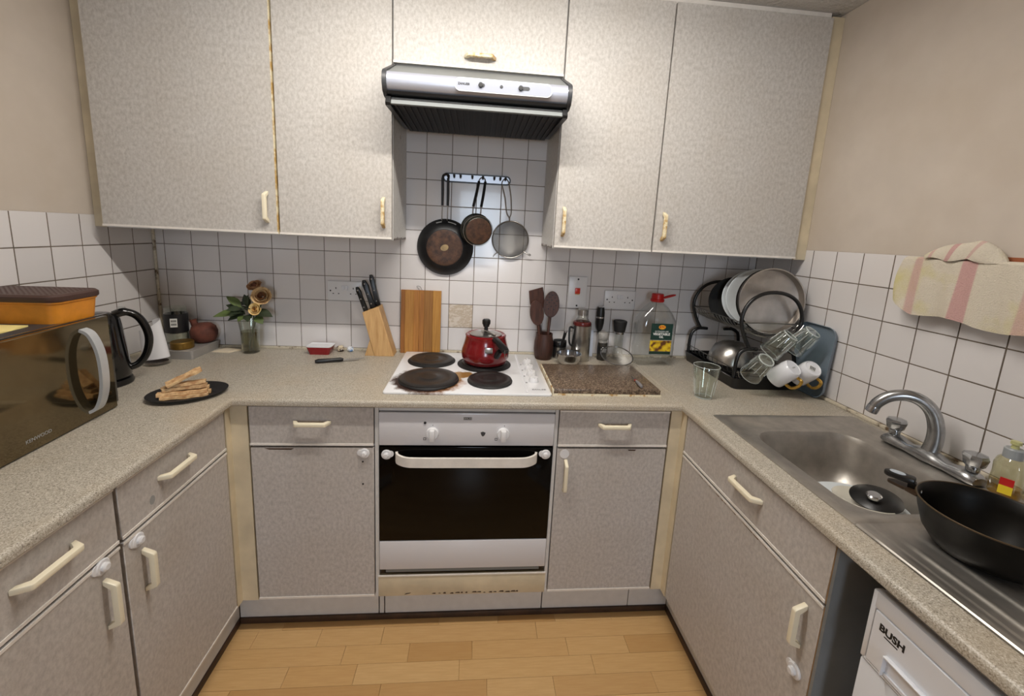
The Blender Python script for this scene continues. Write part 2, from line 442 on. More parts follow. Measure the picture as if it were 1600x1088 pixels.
# ------------------------------------------------------------------ kitchen units
def handle_mesh(L, key=None):
    nm = 'handle_%d' % int(L*1000); me = bpy.data.meshes.get(nm)
    if me: return me
    b_ = BM(); h = L/2
    out = [(-h, 0), (-h+0.012, -0.026), (-h+0.016, -0.028), (h-0.016, -0.028), (h-0.012, -0.026), (h, 0), (h-0.013, 0), (h-0.021, -0.018), (-h+0.021, -0.018), (-h+0.013, 0)]
    prism(b_, out, -0.006, 0.006, None, 0.0022)
    me = finish(b_, nm); return me
def handle(parent, x, z, vertical=False, L=0.122, mat='cream_plastic'):
    me = handle_mesh(L)
    nm = me.name + mat
    m2 = bpy.data.meshes.get(nm)
    if not m2: m2 = me.copy(); m2.name = nm; m2.materials.clear(); m2.materials.append(MT[mat])
    o = bpy.data.objects.new('handle', m2); COL.objects.link(o); o.parent = parent; o.location = (x, -0.0002, z)
    if vertical: o.rotation_euler = (0, PI/2, 0)
    return o
def lock(parent, x, z, y=0.0, flip=1):
    b_ = BM(); M = axis_m((x, y, z), (0, -1, 0))
    lathe(b_, [(0,0), (0.017,0), (0.0172,0.003), (0.015,0.005), (0.0,0.005)], 24, M)
    lathe(b_, [(0,0), (0.011,0), (0.011,0.003), (0.0,0.0035)], 20, axis_m((x-0.013*flip, y, z+0.002), (0,-1,0)))
    lathe(b_, [(0.0,0.005), (0.009,0.005), (0.0095,0.011), (0.006,0.014), (0,0.014)], 20, M)
    return obj('child_lock', b_, 'white_plastic', parent)
def front_panel(name, parent, x0, x1, z0, z1, mat='door', strips='b'):
    b_ = BM(); box(b_, x0, x1, 0.0, 0.018, z0, z1, 0.0012, seg=1); d = obj(name, b_, mat, parent)
    if 'b' in strips: b_ = BM(); box(b_, x0, x1, -0.002, 0.0, z0, z0+0.007); obj('edging', b_, 'edging', d)
    if 't' in strips: b_ = BM(); box(b_, x0, x1, -0.002, 0.0, z1-0.006, z1); obj('edging', b_, 'edging', d)
    return d
def carcass(parent, w, depth, z0, z1, mat='carcass', y0=0.0185, endmat=None):
    b_ = BM(); t = 0.016
    box(b_, 0.0005, t, y0, depth, z0, z1); box(b_, w-t, w-0.0005, y0, depth, z0, z1)
    box(b_, t, w-t, y0, depth, z0, z0+t); box(b_, t, w-t, depth-0.006, depth, z0+t, z1)
    return obj('body', b_, mat, parent)
DZ0, DZ1, DRZ0, DRZ1 = 0.150, 0.722, 0.730, 0.864
ZB = WT-TH-0.001
def base_unit(label, loc, rotz, w, depth, hx, door_hx=None, lockpos=None, dstrips='b', hz=0.81, dhz=(0.55, 0.672), door_strips='b', mat='carcass', group=None):
    t = thing('base_cabinet', label, 'cabinet', loc, rotz, group)
    carcass(t, w, depth, DZ0-0.004, ZB, mat)
    d = front_panel('drawer', t, 0.003, w-0.003, DRZ0, DRZ1, 'door', dstrips)
    handle(d, hx, hz)
    d2 = front_panel('door', t, 0.003, w-0.003, DZ0, DZ1, 'door', door_strips)
    if door_hx is not None: handle(d2, door_hx, sum(dhz)/2, True, dhz[1]-dhz[0])
    if lockpos: lock(d2, lockpos[0], lockpos[1])
    return t, d, d2
FB = -0.553
t, d, dd = base_unit('grey mottled base cabinet left of the oven, drawer handle, no door handle', (0.630, FB, 0), 0, 0.398, 0.545, 0.200, None, (0.365, 0.703), 'b', 0.812)
for z in (0.672, 0.590): b_ = BM(); cyl(b_, 0.003, 0, 0.0012, M=axis_m((0.359, 0, z), (0,-1,0)), n=10); obj('screw_hole', b_, 'text_black', dd)
b_ = BM(); prism(b_, [(0.045,0.7195), (0.14,0.7195), (0.13,0.714), (0.06,0.7145)], -0.0006, 0.0002, RX90); obj('chip', b_, 'dark_wood', dd)
t, d, dd = base_unit('grey mottled base cabinet right of the oven with cream bow handles', (1.646, FB, 0), 0, 0.398, 0.545, 0.199, 0.035, None, 'bt', 0.812, (0.558, 0.682))
b_ = BM(); lathe(b_, [(0,0), (0.0165,0), (0.0165,0.0015), (0,0.0015)], 26, axis_m((0.029,0,0.702), (0,-1,0))); obj('sticker', b_, 'white_plastic', dd)
b_ = BM(); prism(b_, [(0.255,0.7195), (0.285,0.7195), (0.282,0.714), (0.258,0.7145)], -0.0006, 0.0002, RX90); obj('chip', b_, 'dark_wood', dd)
FL_ = 0.576
t, d, dd = base_unit('grey mottled base cabinet below the black plate, beside the corner post', (FL_, -0.980, 0), PI/2, 0.398, 0.570, 0.175, 0.052, (0.040, 0.700), 'bt', 0.808, (0.553, 0.668), 'bt')
b_ = BM(); lathe(b_, [(0,0), (0.009,0), (0,0.0005)], 12, axis_m((0.095,0,0.765), (0,-1,0)), 1, 1.3); obj('scuff', b_, 'text_grey', d)
t, d, dd = base_unit('narrow grey mottled base cabinet below the microwave', (FL_, -1.236, 0), PI/2, 0.252, 0.570, 0.098, 0.205, (0.203, 0.712), 'bt', 0.808, (0.557, 0.680), 'bt')
FR_ = 2.086
t, d, dd = base_unit('wide grey mottled base cabinet under the sink with worn edges', (FR_, -0.588, 0), -PI/2, 0.605, 0.570, 0.335, 0.563, (0.566, 0.520), 'b', 0.812, (0.578, 0.690), 't')
b_ = BM(); box(b_, 0.6055, 0.612, 0.0, 0.56, 0.02, ZB); obj('end_panel', b_, 'grey_panel', t)
b_ = BM()
random.seed(21)
for i in range(26):
    x = 0.10+0.016*i+0.006*random.random(); ww = 0.012+0.02*random.random(); hh = 0.001+0.004*random.random()**2
    prism(bm_ if False else b_, [(x,0.7158), (x+ww,0.7158), (x+ww*0.8,0.7150-hh), (x+ww*0.25,0.7152-hh*0.7)], 0.0001, 0.0006, RX90)
obj('worn_edge', b_, plain('worn_brown', (120,94,66), 0.7), dd)
b_ = BM(); box(b_, 0.6022, 0.6050, 0.0002, 0.0185, DZ0, DZ1-0.001); obj('door_edge', b_, plain('brown_edge', (132,106,76), 0.6, var=0.15), dd)
b_ = BM(); box(b_, 0.6022, 0.6050, 0.0002, 0.0185, DRZ0, DRZ1); obj('drawer_edge', b_, plain('brown_edge2', (132,106,76), 0.6, var=0.15), d)
# corner posts
bm = BM(); box(bm, 0.5585, 0.628, FB, FB+0.016, 0.146, ZB); box(bm, 0.560, 0.5765, -0.580, FB-0.0002, 0.146, ZB); struct('trim_4', bm, 'cream_trim')
bm = BM(); box(bm, 2.0465, 2.086, FB, FB+0.016, 0.146, ZB); box(bm, 2.0855, 2.102, -0.586, FB+0.016, 0.146, ZB); struct('trim_5', bm, 'cream_trim')
# plinths and dark floor strip
bm = BM()
for a, b in ((0.535, 1.026), (1.030, 1.046), (1.050, 1.640), (1.644, 1.985), (1.988, 2.145)): box(bm, a, b, -0.500, -0.488, 0.024, 0.1455)
struct('trim_6', bm, 'carcass')
bm = BM(); box(bm, 0.520, 0.532, -1.6, -0.501, 0.024, 0.1455); struct('trim_7', bm, 'carcass')
bm = BM(); box(bm, 2.147, 2.159, -1.19, -0.501, 0.024, 0.1455); struct('trim_8', bm, 'carcass')
bm = BM(); box(bm, 0.535, 2.144, -0.507, -0.488, 0, 0.0235, 0.003); struct('baseboard_back', bm, 'dark_wood')
bm = BM(); box(bm, 0.518, 0.538, -1.6, -0.508, 0, 0.0235, 0.003); struct('baseboard_left', bm, 'dark_wood')
bm = BM(); box(bm, 2.141, 2.160, -1.19, -0.508, 0, 0.0235, 0.003); struct('baseboard_right', bm, 'dark_wood')

# ------------------------------------------------------------------ oven and its housing
t = thing('oven_housing', 'white melamine housing panels around the built-in oven', 'cabinet', (1.034, FB, 0))
bm = BM(); box(bm, -0.005, 0.007, 0.002, 0.54, 0.146, ZB); box(bm, 0.600, 0.611, 0.002, 0.54, 0.146, ZB); box(bm, 0.007, 0.600, 0.03, 0.54, 0.235, 0.25)
obj('body', bm, 'carcass', t)
bm = BM(); box(bm, 0.008, 0.599, 0.004, 0.02, 0.8535, ZB); obj('top_rail', bm, 'carcass', t)
bm = BM(); box(bm, 0.004, 0.604, 0.0, 0.016, 0.147, 0.2275, 0.0015); fp = obj('filler_panel', bm, 'cream_trim', t)
bm = BM(); box(bm, 0.004, 0.604, -0.0015, 0.003, 0.2275, 0.232); obj('edging', bm, 'edging', fp)
bm = BM(); random.seed(3)
for i in range(16):
    x = 0.19+0.02*i+0.008*random.random(); w = 0.008+0.012*random.random(); h = 0.002+0.004*random.random(); z = 0.1515+0.003*random.random()
    prism(bm, [(x,z), (x+w,z-0.001), (x+w*0.9,z+h), (x+w*0.3,z+h*0.8)], 0.0001, 0.0006, RX90)
obj('worn_edge', bm, 'dark_wood', fp)
bm = BM(); prism(bm, [(0.095,0.152), (0.115,0.157), (0.118,0.160), (0.100,0.157)], 0.0001, 0.0006, RX90); obj('chip', bm, 'dark_wood', fp)
t = thing('oven', 'white built-in electric oven with black glass door and bow handle', 'oven', (1.0425, FB, 0)); OW = 0.590
bm = BM(); box(bm, 0.006, OW-0.006, 0.02, 0.50, 0.256, 0.850); obj('body', bm, 'hood_grey', t)
bm = BM(); box(bm, 0, OW, -0.004, 0.019, 0.733, 0.850, 0.003); cp = obj('control_panel', bm, 'oven_white', t)
for kx in (0.176, 0.414):
    bm = BM(); M = axis_m((kx, -0.004, 0.778), (0,-1,0))
    lathe(bm, [(0,0), (0.0215,0), (0.021,0.006), (0.019,0.009), (0,0.009)], 30, M)
    box(bm, kx-0.009, kx+0.009, -0.030, -0.012, 0.758, 0.798, 0.004); obj('knob', bm, 'white_plastic', cp)
bm = BM(); lathe(bm, [(0,0), (0.0045,0), (0.004,0.002), (0,0.002)], 14, axis_m((0.151,-0.004,0.815), (0,-1,0))); obj('indicator_light', bm, 'text_black', cp)
bm = BM(); box(bm, 0.278, 0.306, -0.0046, -0.004, 0.827, 0.836); br = obj('badge', bm, 'text_dark', cp)
text('lettering', 'ZANUSSI', 0.0078, 'text_white', br, Matrix.Translation((0.292,-0.0048,0.8315)) @ RX90, 0.0002)
bm = BM(); prism(bm, [(0.337,0.782), (0.345,0.785), (0.354,0.781), (0.351,0.772), (0.345,0.767), (0.340,0.772)], 0.004, 0.0045, RX90); obj('chip', bm, 'dark_grey', cp)
for x in (0.146, 0.386):
    bm = BM()
    for a in ((0,0.009,0,0.0015), (0,0.009,0.0075,0.009), (0,0.0015,0,0.009), (0.0075,0.009,0,0.009)):
        box(bm, x+a[0], x+a[1], -0.0045, -0.004, 0.753+a[2], 0.753+a[3])
    obj('symbol', bm, 'text_dark', cp)
    bm = BM(); cyl(bm, 0.0015, 0, 0.0005, M=axis_m((x+0.031,-0.004,0.8065), (0,-1,0)), n=8); obj('dial_mark', bm, 'text_dark', cp)
d = None
bm = BM(); box(bm, 0, OW, -0.002, 0.019, 0.372, 0.7265, 0.002); d = obj('door', bm, 'black_glass', t)
bm = BM(); box(bm, 0.0, OW, -0.003, 0.019, 0.258, 0.3705, 0.003); obj('lower_panel', bm, 'oven_white', d)
bm = BM(); pts = spline([(0.058,-0.003,0.694), (0.066,-0.022,0.694), (0.095,-0.040,0.694), (0.14,-0.044,0.694), (0.295,-0.044,0.694), (0.45,-0.044,0.694), (0.495,-0.040,0.694), (0.524,-0.022,0.694), (0.532,-0.003,0.694)], 6)
loops = []
for i, p in enumerate(pts):
    a = pts[max(i-1, 0)]; b = pts[min(i+1, len(pts)-1)]; tn = (b-a).normalized(); nn = Vector((tn.y, -tn.x, 0))
    loops.append([p+nn*0.004+Vector((0,0,-0.0165)), p+nn*0.004+Vector((0,0,0.0165)), p-nn*0.004+Vector((0,0,0.0165)), p-nn*0.004+Vector((0,0,-0.0165))])
loft(bm, loops); obj('handle', bm, 'edging', d)
lock(d, 0.025, 0.700, -0.002, -1); lock(d, 0.565, 0.702, -0.002, 1)
bm = BM(); box(bm, 0.02, OW-0.02, 0.006, 0.02, 0.240, 0.2565); obj('vent', bm, 'hood_grey', t)

# ------------------------------------------------------------------ upper cabinets
UF = -0.302
def upper(label, x0, x1, z0, z1, hx, hz, mat='door_grey', vertical=True, side='carcass', hm='cream_plastic', L=0.112, top_strip=True):
    t = thing('wall_cabinet', label, 'cabinet', (x0, UF, 0)); w = x1-x0
    b_ = BM(); box(b_, 0.0005, w-0.0005, 0.0185, -UF-0.001, z0, z1); obj('body', b_, side, t)
    d = front_panel('door', t, 0.002, w-0.002, z0+0.004, z1-0.002, mat, 'b')
    handle(d, hx-x0, hz, vertical, L, hm)
    return t, d
UB, UT = 1.404, 2.286
tA, dA = upper('wide mottled wall cabinet above the microwave corner', 0.056, 0.640, UB, UT, 0.604, 1.500)
tB, dB = upper('mottled wall cabinet left of the extractor hood', 0.641, 1.036, UB, UT, 1.006, 1.502, hm='gold_plastic', side='carcass_worn')
upper('short wall cabinet directly above the extractor hood with a horizontal handle', 1.037, 1.632, 2.004, UT, 1.334, 2.045, vertical=False, hm='gold_plastic')
tC, dC = upper('mottled wall cabinet right of the extractor hood', 1.633, 2.018, UB, UT, 1.664, 1.504, hm='gold_plastic', side='carcass_worn')
upper('wide mottled wall cabinet above the dish rack', 2.019, 2.616, UB, UT, 2.053, 1.505, hm='gold_plastic')
random.seed(11)
for tt, x, d_ in ((tB, 0.3945, 1), (tC, 0.0005, -1)):
    b_ = BM()
    for i in range(9):
        y = 0.03+0.03*i; h = 0.004+0.009*random.random()
        vs = [(y, UB+0.0003), (y+0.022, UB+0.0003), (y+0.018, UB+h), (y+0.006, UB+h*0.7)]
        for q in (0,):
            f = [b_.verts.new((x+d_*0.0006, a, c)) for a, c in vs]; g = [b_.verts.new((x+d_*0.0001, a, c)) for a, c in vs]
            b_.faces.new(f)
            for k in range(4): b_.faces.new((f[k], f[(k+1)%4], g[(k+1)%4], g[k]))
    obj('rust_chip', b_, 'dark_wood', tt)
# yellowed door edge strips seen between the doors
for tt, x0_, x1_ in ((tA, 0.5785, 0.5825),):
    b_ = BM(); box(b_, x0_, x1_, -0.001, 0.017, UB+0.004, UT-0.002); obj('door_edge', b_, 'gold_plastic', tt)
# fillers at the walls, strip above
bm = BM(); box(bm, 0.0005, 0.0555, -0.262, -0.001, UB, UT); struct('trim_9', bm, 'cream_trim')
bm = BM(); box(bm, 2.6165, XR-0.0005, -0.290, -0.001, UB, UT+0.008); struct('trim_10', bm, 'cream_trim')
bm = BM(); box(bm, 0.056, 2.616, -0.285, -0.001, UT+0.0005, CEIL-0.0008); struct('trim_11', bm, 'edging')

# ------------------------------------------------------------------ extractor hood
t = thing('extractor_hood', 'silver extractor hood with dark underside above the hob', 'extractor hood', (1.0365, 0, 0)); HW = 0.595
bm = BM()
prof = [(-0.001,1.848), (-0.445,1.860), (-0.455,1.868), (-0.300,1.996), (-0.001,1.996)]
def yz(bm, prof, x0, x1):
    a = [bm.verts.new((x0, y, z)) for y, z in prof]; b = [bm.verts.new((x1, y, z)) for y, z in prof]; n = len(prof)
    bm.faces.new(a); bm.faces.new(list(reversed(b)))
    for i in range(n): bm.faces.new((a[i], a[(i+1) % n], b[(i+1) % n], b[i]))
yz(bm, [(-0.001,1.853), (-0.440,1.862), (-0.456,1.926), (-0.304,1.999), (-0.001,1.999)], 0.012, HW-0.012); obj('body', bm, 'hood_grey', t)
bm = BM(); yz(bm, [(-0.452,1.872), (-0.458,1.876), (-0.468,1.890), (-0.470,1.906), (-0.466,1.919), (-0.460,1.926), (-0.452,1.926)], 0.013, HW-0.013); fr = obj('front_panel', bm, 'silver', t)
bm = BM()
for a, b in ((0.0, 0.0125), (HW-0.0125, HW)):
    bm = BM(); yz(bm, [(-0.10,1.853), (-0.440,1.858), (-0.462,1.868), (-0.473,1.888), (-0.475,1.906), (-0.470,1.922), (-0.459,1.931), (-0.304,2.001), (-0.10,2.0)], a, b); obj('end_cap', bm, 'dark_grey', t)
bm = BM(); yz(bm, [(-0.435,1.8575), (-0.456,1.862), (-0.460,1.8705), (-0.435,1.8705)], 0.014, HW-0.014); obj('black_strip', bm, 'black', t)  # black strip across the gap between front panel and visor
bm = BM(); yz(bm, [(-0.448,1.832), (-0.453,1.835), (-0.443,1.8565), (-0.432,1.8565)], 0.024, HW-0.024); vz = obj('visor', bm, 'hood_grey', t)
bm = BM()
for a, b in ((0.008, 0.0235), (HW-0.0235, HW-0.008)):
    bm = BM(); yz(bm, [(-0.10,1.838), (-0.456,1.828), (-0.460,1.836), (-0.448,1.858), (-0.12,1.852)], a, b); obj('visor_end', bm, 'black', vz)
bm = BM(); box(bm, 0.02, HW-0.02, -0.447, -0.06, 1.842, 1.852); fl = obj('filter', bm, 'filter', t)
bm = BM()
for i in range(26): box(bm, 0.03+0.021*i, 0.036+0.021*i, -0.44, -0.07, 1.8385, 1.842)
obj('filter_slats', bm, 'black_matt', fl)
bm = BM()
x0, x1 = 0.222, 0.530
pl = rrect(x1-x0, 0.040, 0.018, 6, (x0+x1)/2, 1.902)
prism(bm, pl, 0.4685, 0.4708, RX90); cpn = obj('control_panel', bm, plain('panel_rim', (206,209,216), 0.4, 0.3), fr)
pl = rrect(x1-x0-0.005, 0.035, 0.016, 6, (x0+x1)/2, 1.902); bm = BM(); prism(bm, pl, 0.4700, 0.4712, RX90); obj('panel_face', bm, plain('panel_silver', (142,146,158), 0.5, 0.2), cpn)
for x, w in ((0.296, 0.020), (0.422, 0.036)):
    bm = BM(); prism(bm, rrect(w, 0.011, 0.0054, 5, x+w/2, 1.903), 0.4710, 0.4722, RX90); s_ = obj('slider', bm, 'dark_grey', cpn)
    bm = BM(); lathe(bm, [(0,0), (0.0075,0), (0.007,0.006), (0,0.0065)], 18, axis_m((x+0.007,-0.4715,1.903), (0,-1,0))); obj('slider_knob', bm, 'text_black', s_)
bm = BM(); lathe(bm, [(0,0), (0.005,0), (0.0045,0.002), (0,0.002)], 16, axis_m((0.368,-0.4710,1.903), (0,-1,0))); obj('button', bm, 'dark_grey', cpn)
text('lettering', 'ZANUSSI', 0.0092, 'text_black', cpn, Matrix.Translation((0.250,-0.4716,1.903)) @ RX90, 0.0003, True)

# ------------------------------------------------------------------ hob
def hob_mat():
    m, nt, b = new_mat('hob_enamel'); b.inputs['Roughness'].default_value = 0.2; b.inputs['Coat Weight'].default_value = 0.3
    tc = nd(nt, 'ShaderNodeTexCoord'); f = noise(nt, tc.outputs['Object'], 26, 5, 0.65)
    def spot(cx, cy, r0, r1):
        vm = nd(nt, 'ShaderNodeVectorMath', operation='DISTANCE'); vm.inputs[1].default_value = (cx, cy, 0.006); nt.links.new(tc.outputs['Object'], vm.inputs[0])
        mr = nd(nt, 'ShaderNodeMapRange'); mr.inputs[1].default_value = r0; mr.inputs[2].default_value = r1; mr.inputs[3].default_value = 1; mr.inputs[4].default_value = 0
        nt.links.new(vm.outputs['Value'], mr.inputs[0]); return mr.outputs[0]
    def thr(mask, lo, hi):
        ad = nd(nt, 'ShaderNodeMath', operation='ADD'); nt.links.new(mask, ad.inputs[0]); nt.links.new(f, ad.inputs[1])
        return ramp(nt, ad.outputs[0], [(min(lo,1)/2, (0,0,0,1)), (hi/2, (1,1,1,1))])
    def thr2(mask, lo, hi):
        ad = nd(nt, 'ShaderNodeMath', operation='MULTIPLY_ADD'); nt.links.new(mask, ad.inputs[0]); ad.inputs[1].default_value = 0.5
        m2 = nd(nt, 'ShaderNodeMath', operation='MULTIPLY'); m2.inputs[1].default_value = 0.5; nt.links.new(f, m2.inputs[0]); nt.links.new(m2.outputs[0], ad.inputs[2])
        return ramp(nt, ad.outputs[0], [(lo, (0,0,0,1)), (hi, (1,1,1,1))])
    c = lin((228,228,230))
    c = mixc(nt, thr2(spot(0.142, -0.392, 0.085, 0.165), 0.44, 0.58), c, lin((150,98,46)))
    c = mixc(nt, thr2(spot(0.130, -0.394, 0.090, 0.152), 0.42, 0.60), c, lin((44,22,13)))
    c = mixc(nt, thr2(spot(0.26, -0.335, 0.0, 0.10), 0.5, 0.56), c, lin((150,112,64)))
    nt.links.new(c, b.inputs['Base Color']); return m
MT['hob'] = hob_mat()
t = thing('hob', 'white enamel electric hob with four black hotplates and burnt stains', 'hob', (1.045, 0, WT))
bm = BM(); prism(bm, rrect(0.580, 0.486, 0.008, 3, 0.290, -0.272), 0.0, 0.008, None, 0.002); hp = obj('plate', bm, 'hob', t)
for cx, cy, r, ring in ((0.127,-0.158,0.088,0.099), (0.141,-0.388,0.105,0.110), (0.366,-0.393,0.080,0.083), (0.348,-0.188,0.092,0.112)):
    bm = BM(); lathe(bm, [(0,0.0082), (ring,0.0082), (ring,0.010), (r+0.004,0.0125), (r,0.016)], 44, Matrix.Translation((cx,cy,0))); rg = obj('trim_ring', bm, 'black_matt', t)
    bm = BM(); lathe(bm, [(r+0.001,0.010), (r+0.001,0.0185), (r-0.004,0.0212), (r*0.72,0.0212), (r*0.70,0.0200), (r*0.35,0.0200), (r*0.33,0.0212), (r*0.22,0.0205), (0,0.0205)], 44, Matrix.Translation((cx,cy,0)))
    obj('hotplate', bm, 'iron', t)
for i, y in enumerate((-0.175, -0.246, -0.317, -0.388)):
    bm = BM(); lathe(bm, [(0,0.0081), (0.0195,0.0081), (0.019,0.014), (0.0165,0.024), (0.015,0.026), (0,0.026)], 26, Matrix.Translation((0.531, y, 0)))
    box(bm, 0.527, 0.535, y-0.016, y+0.016, 0.024, 0.031, 0.002); obj('knob', bm, 'white_plastic', t)
bm = BM()
for y in (-0.175, -0.246, -0.317, -0.388): prism(bm, [(0.500,y-0.018), (0.508,y-0.012), (0.500,y-0.008)], 0.0081, 0.0085)
obj('pointer_mark', bm, 'text_black', t)
bm = BM(); prism(bm, [(-0.005,0.0079), (0.0,0.0103), (0.005,0.0079)], 0.05, 0.50, Matrix.Translation((0.494,0,0)) @ RX90); obj('ridge', bm, 'white_enamel', t)
text('lettering', 'ZANUSSI', 0.013, 'text_dark', t, Matrix.Translation((0.540,-0.470,0.0083)), 0.0002)

# ------------------------------------------------------------------ pressure cooker
MT['cooker_red'] = plain('red_enamel', (114,13,19), 0.22, coat=0.4)
PZ = WT+0.0213
t = thing('pressure_cooker', 'red pressure cooker with black handle on the back right hotplate', 'pot', (1.395, -0.200, PZ))
bm = BM(); lathe(bm, [(0,0), (0.074,0), (0.086,0.006), (0.096,0.024), (0.099,0.042), (0.096,0.060), (0.088,0.085), (0.083,0.108), (0.084,0.118), (0.078,0.122), (0.073,0.120), (0.066,0.1195)], 48)
obj('pot_body', bm, 'cooker_red', t)
bm = BM(); lathe(bm, [(0.0655,0.119), (0.066,0.1225), (0.060,0.125), (0.035,0.131), (0,0.133)], 40); lid = obj('lid', bm, 'steel', t)
bm = BM(); lathe(bm, [(0,0.131), (0.009,0.131), (0.008,0.150), (0.0125,0.152), (0.0135,0.158), (0.017,0.164), (0.017,0.178), (0.012,0.183), (0,0.184)], 22); obj('weight_valve', bm, 'black', lid)
bm = BM(); tube(bm, [(-0.02,-0.008,0.136), (0.0,-0.016,0.138), (0.02,-0.034,0.134), (0.036,-0.05,0.128)], 0.005, 8, flat=0.6); obj('lever', bm, 'steel', lid)
D = Vector((0.43, -0.90, 0)).normalized()
def along(s, z): return (D.x*s, D.y*s, z)
bm = BM(); tube(bm, [along(0.072,0.112), along(0.09,0.116), along(0.12,0.108), along(0.155,0.098), along(0.172,0.092)], [0.013,0.015,0.0145,0.016,0.014], 12, flat=0.8); h = obj('handle', bm, 'black', t)
bm = BM(); tube(bm, [along(0.098,0.050), along(0.108,0.062), along(0.125,0.080)], [0.012,0.013,0.010], 10); obj('handle_bracket', bm, 'black', t)
q = Vector(along(0.176, 0.086)); sd = Vector((-D.y, D.x, 0)); bm = BM()
tube(bm, [q+sd*0.009+Vector((0,0,0.012)), q+sd*0.007-Vector((0,0,0.016)), q-sd*0.007-Vector((0,0,0.016)), q-sd*0.009+Vector((0,0,0.012))], 0.0018, 6, True); obj('hanging_loop', bm, 'chrome', h)
bm = BM(); box(bm, -0.004, 0.026, -0.100, -0.0945, 0.066, 0.088, 0.001); obj('badge', bm, 'steel', t)

# ------------------------------------------------------------------ things on the back worktop, left part
t = thing('chopping_board', 'bamboo chopping board with a hanging ring leaning on the tiles', 'chopping board', (1.106, -0.022, WT), rot=(math.radians(-3.2), 0, 0))
cols = [0, 0.018, 0.056, 0.080, 0.102, 0.140, 0.177]
for i, (a, b) in enumerate(zip(cols[:-1], cols[1:])):
    bm = BM(); box(bm, a-0.0885+0.0002, b-0.0885-0.0002, -0.007, 0.007, 0.0, 0.286, 0.0006, seg=1); obj('plank', bm, wood_mat('bamboo_%d' % i, *(((126,78,26), (158,100,38)), ((156,104,38), (190,136,62)), ((146,92,32), (180,122,52)), ((136,84,30), (172,114,46)), ((150,98,34), (184,128,56)), ((170,114,40), (204,150,66)))[i], (24,24,1.2)), t)
bm = BM(); tube(bm, spline([(-0.008,-0.004,0.285), (-0.020,-0.004,0.303), (-0.006,-0.004,0.302), (0.004,-0.004,0.285)], 6), 0.0012, 6); obj('ring', bm, 'wire', t)

t = thing('knife_block', 'pale wooden knife block slanting to the left beside the chopping board', 'knife block', (0.0, 0.0, WT))
bm = BM(); M_ = Matrix.Translation((0, -0.012, 0)) @ RX90
prism(bm, [(0.918,0.0), (1.000,0.0), (0.936,0.219), (0.868,0.192)], 0.0, 0.075, M_, 0.0015, 1); obj('block', bm, 'oak', t)
bm = BM(); prism(bm, [(0.876,0.0), (0.918,0.0), (0.899,0.070), (0.897,0.070)], 0.004, 0.071, M_, 0.001, 1); obj('foot', bm, 'oak', t)
def block_knife(label, p0, p1, w):
    a, b = Vector(p0), Vector(p1); d = (b-a); L = d.length; t = thing('kitchen_knife', label, 'knife', tuple(a), group='knives in the block')
    M = d.to_track_quat('Z', 'Y').to_matrix().to_4x4()
    ang = math.atan2(d.x, d.z); M = Matrix.Rotation(ang, 4, 'Y')
    bm = BM(); prism(bm, [(-w,0), (-w*0.8,L*0.15), (-w*0.75,L*0.55), (-w*1.0,L*0.82), (-w*0.5,L), (w*0.5,L*0.98), (w*1.05,L*0.80), (w*0.85,L*0.5), (w,L*0.12), (w*1.1,0)], -0.008, 0.008, M @ RX90, 0.003); h = obj('handle', bm, 'black', t)
    for q in (0.16, 0.5, 0.86):
        bm = BM(); lathe(bm, [(0,0), (0.0032,0), (0.0028,0.0012), (0,0.0014)], 12, M @ axis_m((0,-0.008,L*q), (0,-1,0))); obj('rivet', bm, 'steel', h)
    bm = BM(); box(bm, -w*0.6, w*0.6, -0.001, 0.001, -0.0005, 0.004, M=M); obj('blade', bm, 'steel', t)
block_knife('black riveted knife in the block, lowest of the three handles', (0.879, -0.070, WT+0.1965), (0.843, -0.070, WT+0.300), 0.0095)
block_knife('black riveted knife in the block, middle of the three handles', (0.905, -0.050, WT+0.2068), (0.866, -0.050, WT+0.328), 0.012)
block_knife('black riveted knife in the block, tallest of the three handles', (0.921, -0.028, WT+0.213), (0.891, -0.028, WT+0.350), 0.011)

t = thing('paring_knife', 'black-handled knife lying on the worktop in front of the red dish', 'knife', (0.713, -0.206, WT), math.atan2(0.066, 0.197))
bm = BM(); tube(bm, [(0,0,0.0085), (0.012,0,0.0095), (0.06,0,0.0095), (0.095,0,0.0095), (0.106,0,0.0085)], [0.006,0.0092,0.008,0.009,0.006], 12); obj('handle', bm, 'black', t)
bm = BM(); prism(bm, [(0.104,-0.006), (0.150,-0.007), (0.208,0.005), (0.104,0.006)], 0.0075, 0.0088); obj('blade', bm, 'steel', t)

t = thing('oven_dish', 'small red stoneware dish with white inside by the left socket', 'dish', (0.684, -0.058, WT))
def rect_loop(w, h, r, z, cx=0, cy=0): return [(x, y, z) for x, y in rrect(w, h, r, 5, cx, cy)]
bm = BM(); loft(bm, [rect_loop(0.082,0.056,0.010,0.0), rect_loop(0.104,0.074,0.014,0.034), rect_loop(0.100,0.070,0.013,0.0342)], True, False); obj('outside', bm, plain('dark_red_glaze', (140,18,28), 0.25, coat=0.3), t)
bm = BM(); loft(bm, [rect_loop(0.1045,0.0745,0.014,0.0342), rect_loop(0.1055,0.0755,0.014,0.037), rect_loop(0.099,0.069,0.013,0.037), rect_loop(0.080,0.054,0.010,0.006)], True, True); obj('inside', bm, 'white_enamel', t)
def crumple(label, loc, r, mat):
    bm = BM(); bmesh.ops.create_icosphere(bm, subdivisions=3, radius=r); random.seed(int(loc[0]*1000))
    for v in bm.verts: v.co *= 0.72+0.5*random.random(); v.co.z = max(v.co.z*0.9, -r*0.8)
    zmin = min(v.co.z for v in bm.verts)
    for v in bm.verts: v.co.z -= zmin
    tag(obj('foil_scrap', bm, mat, None, loc), label, 'foil', 'crumpled foil scraps by the tiles')
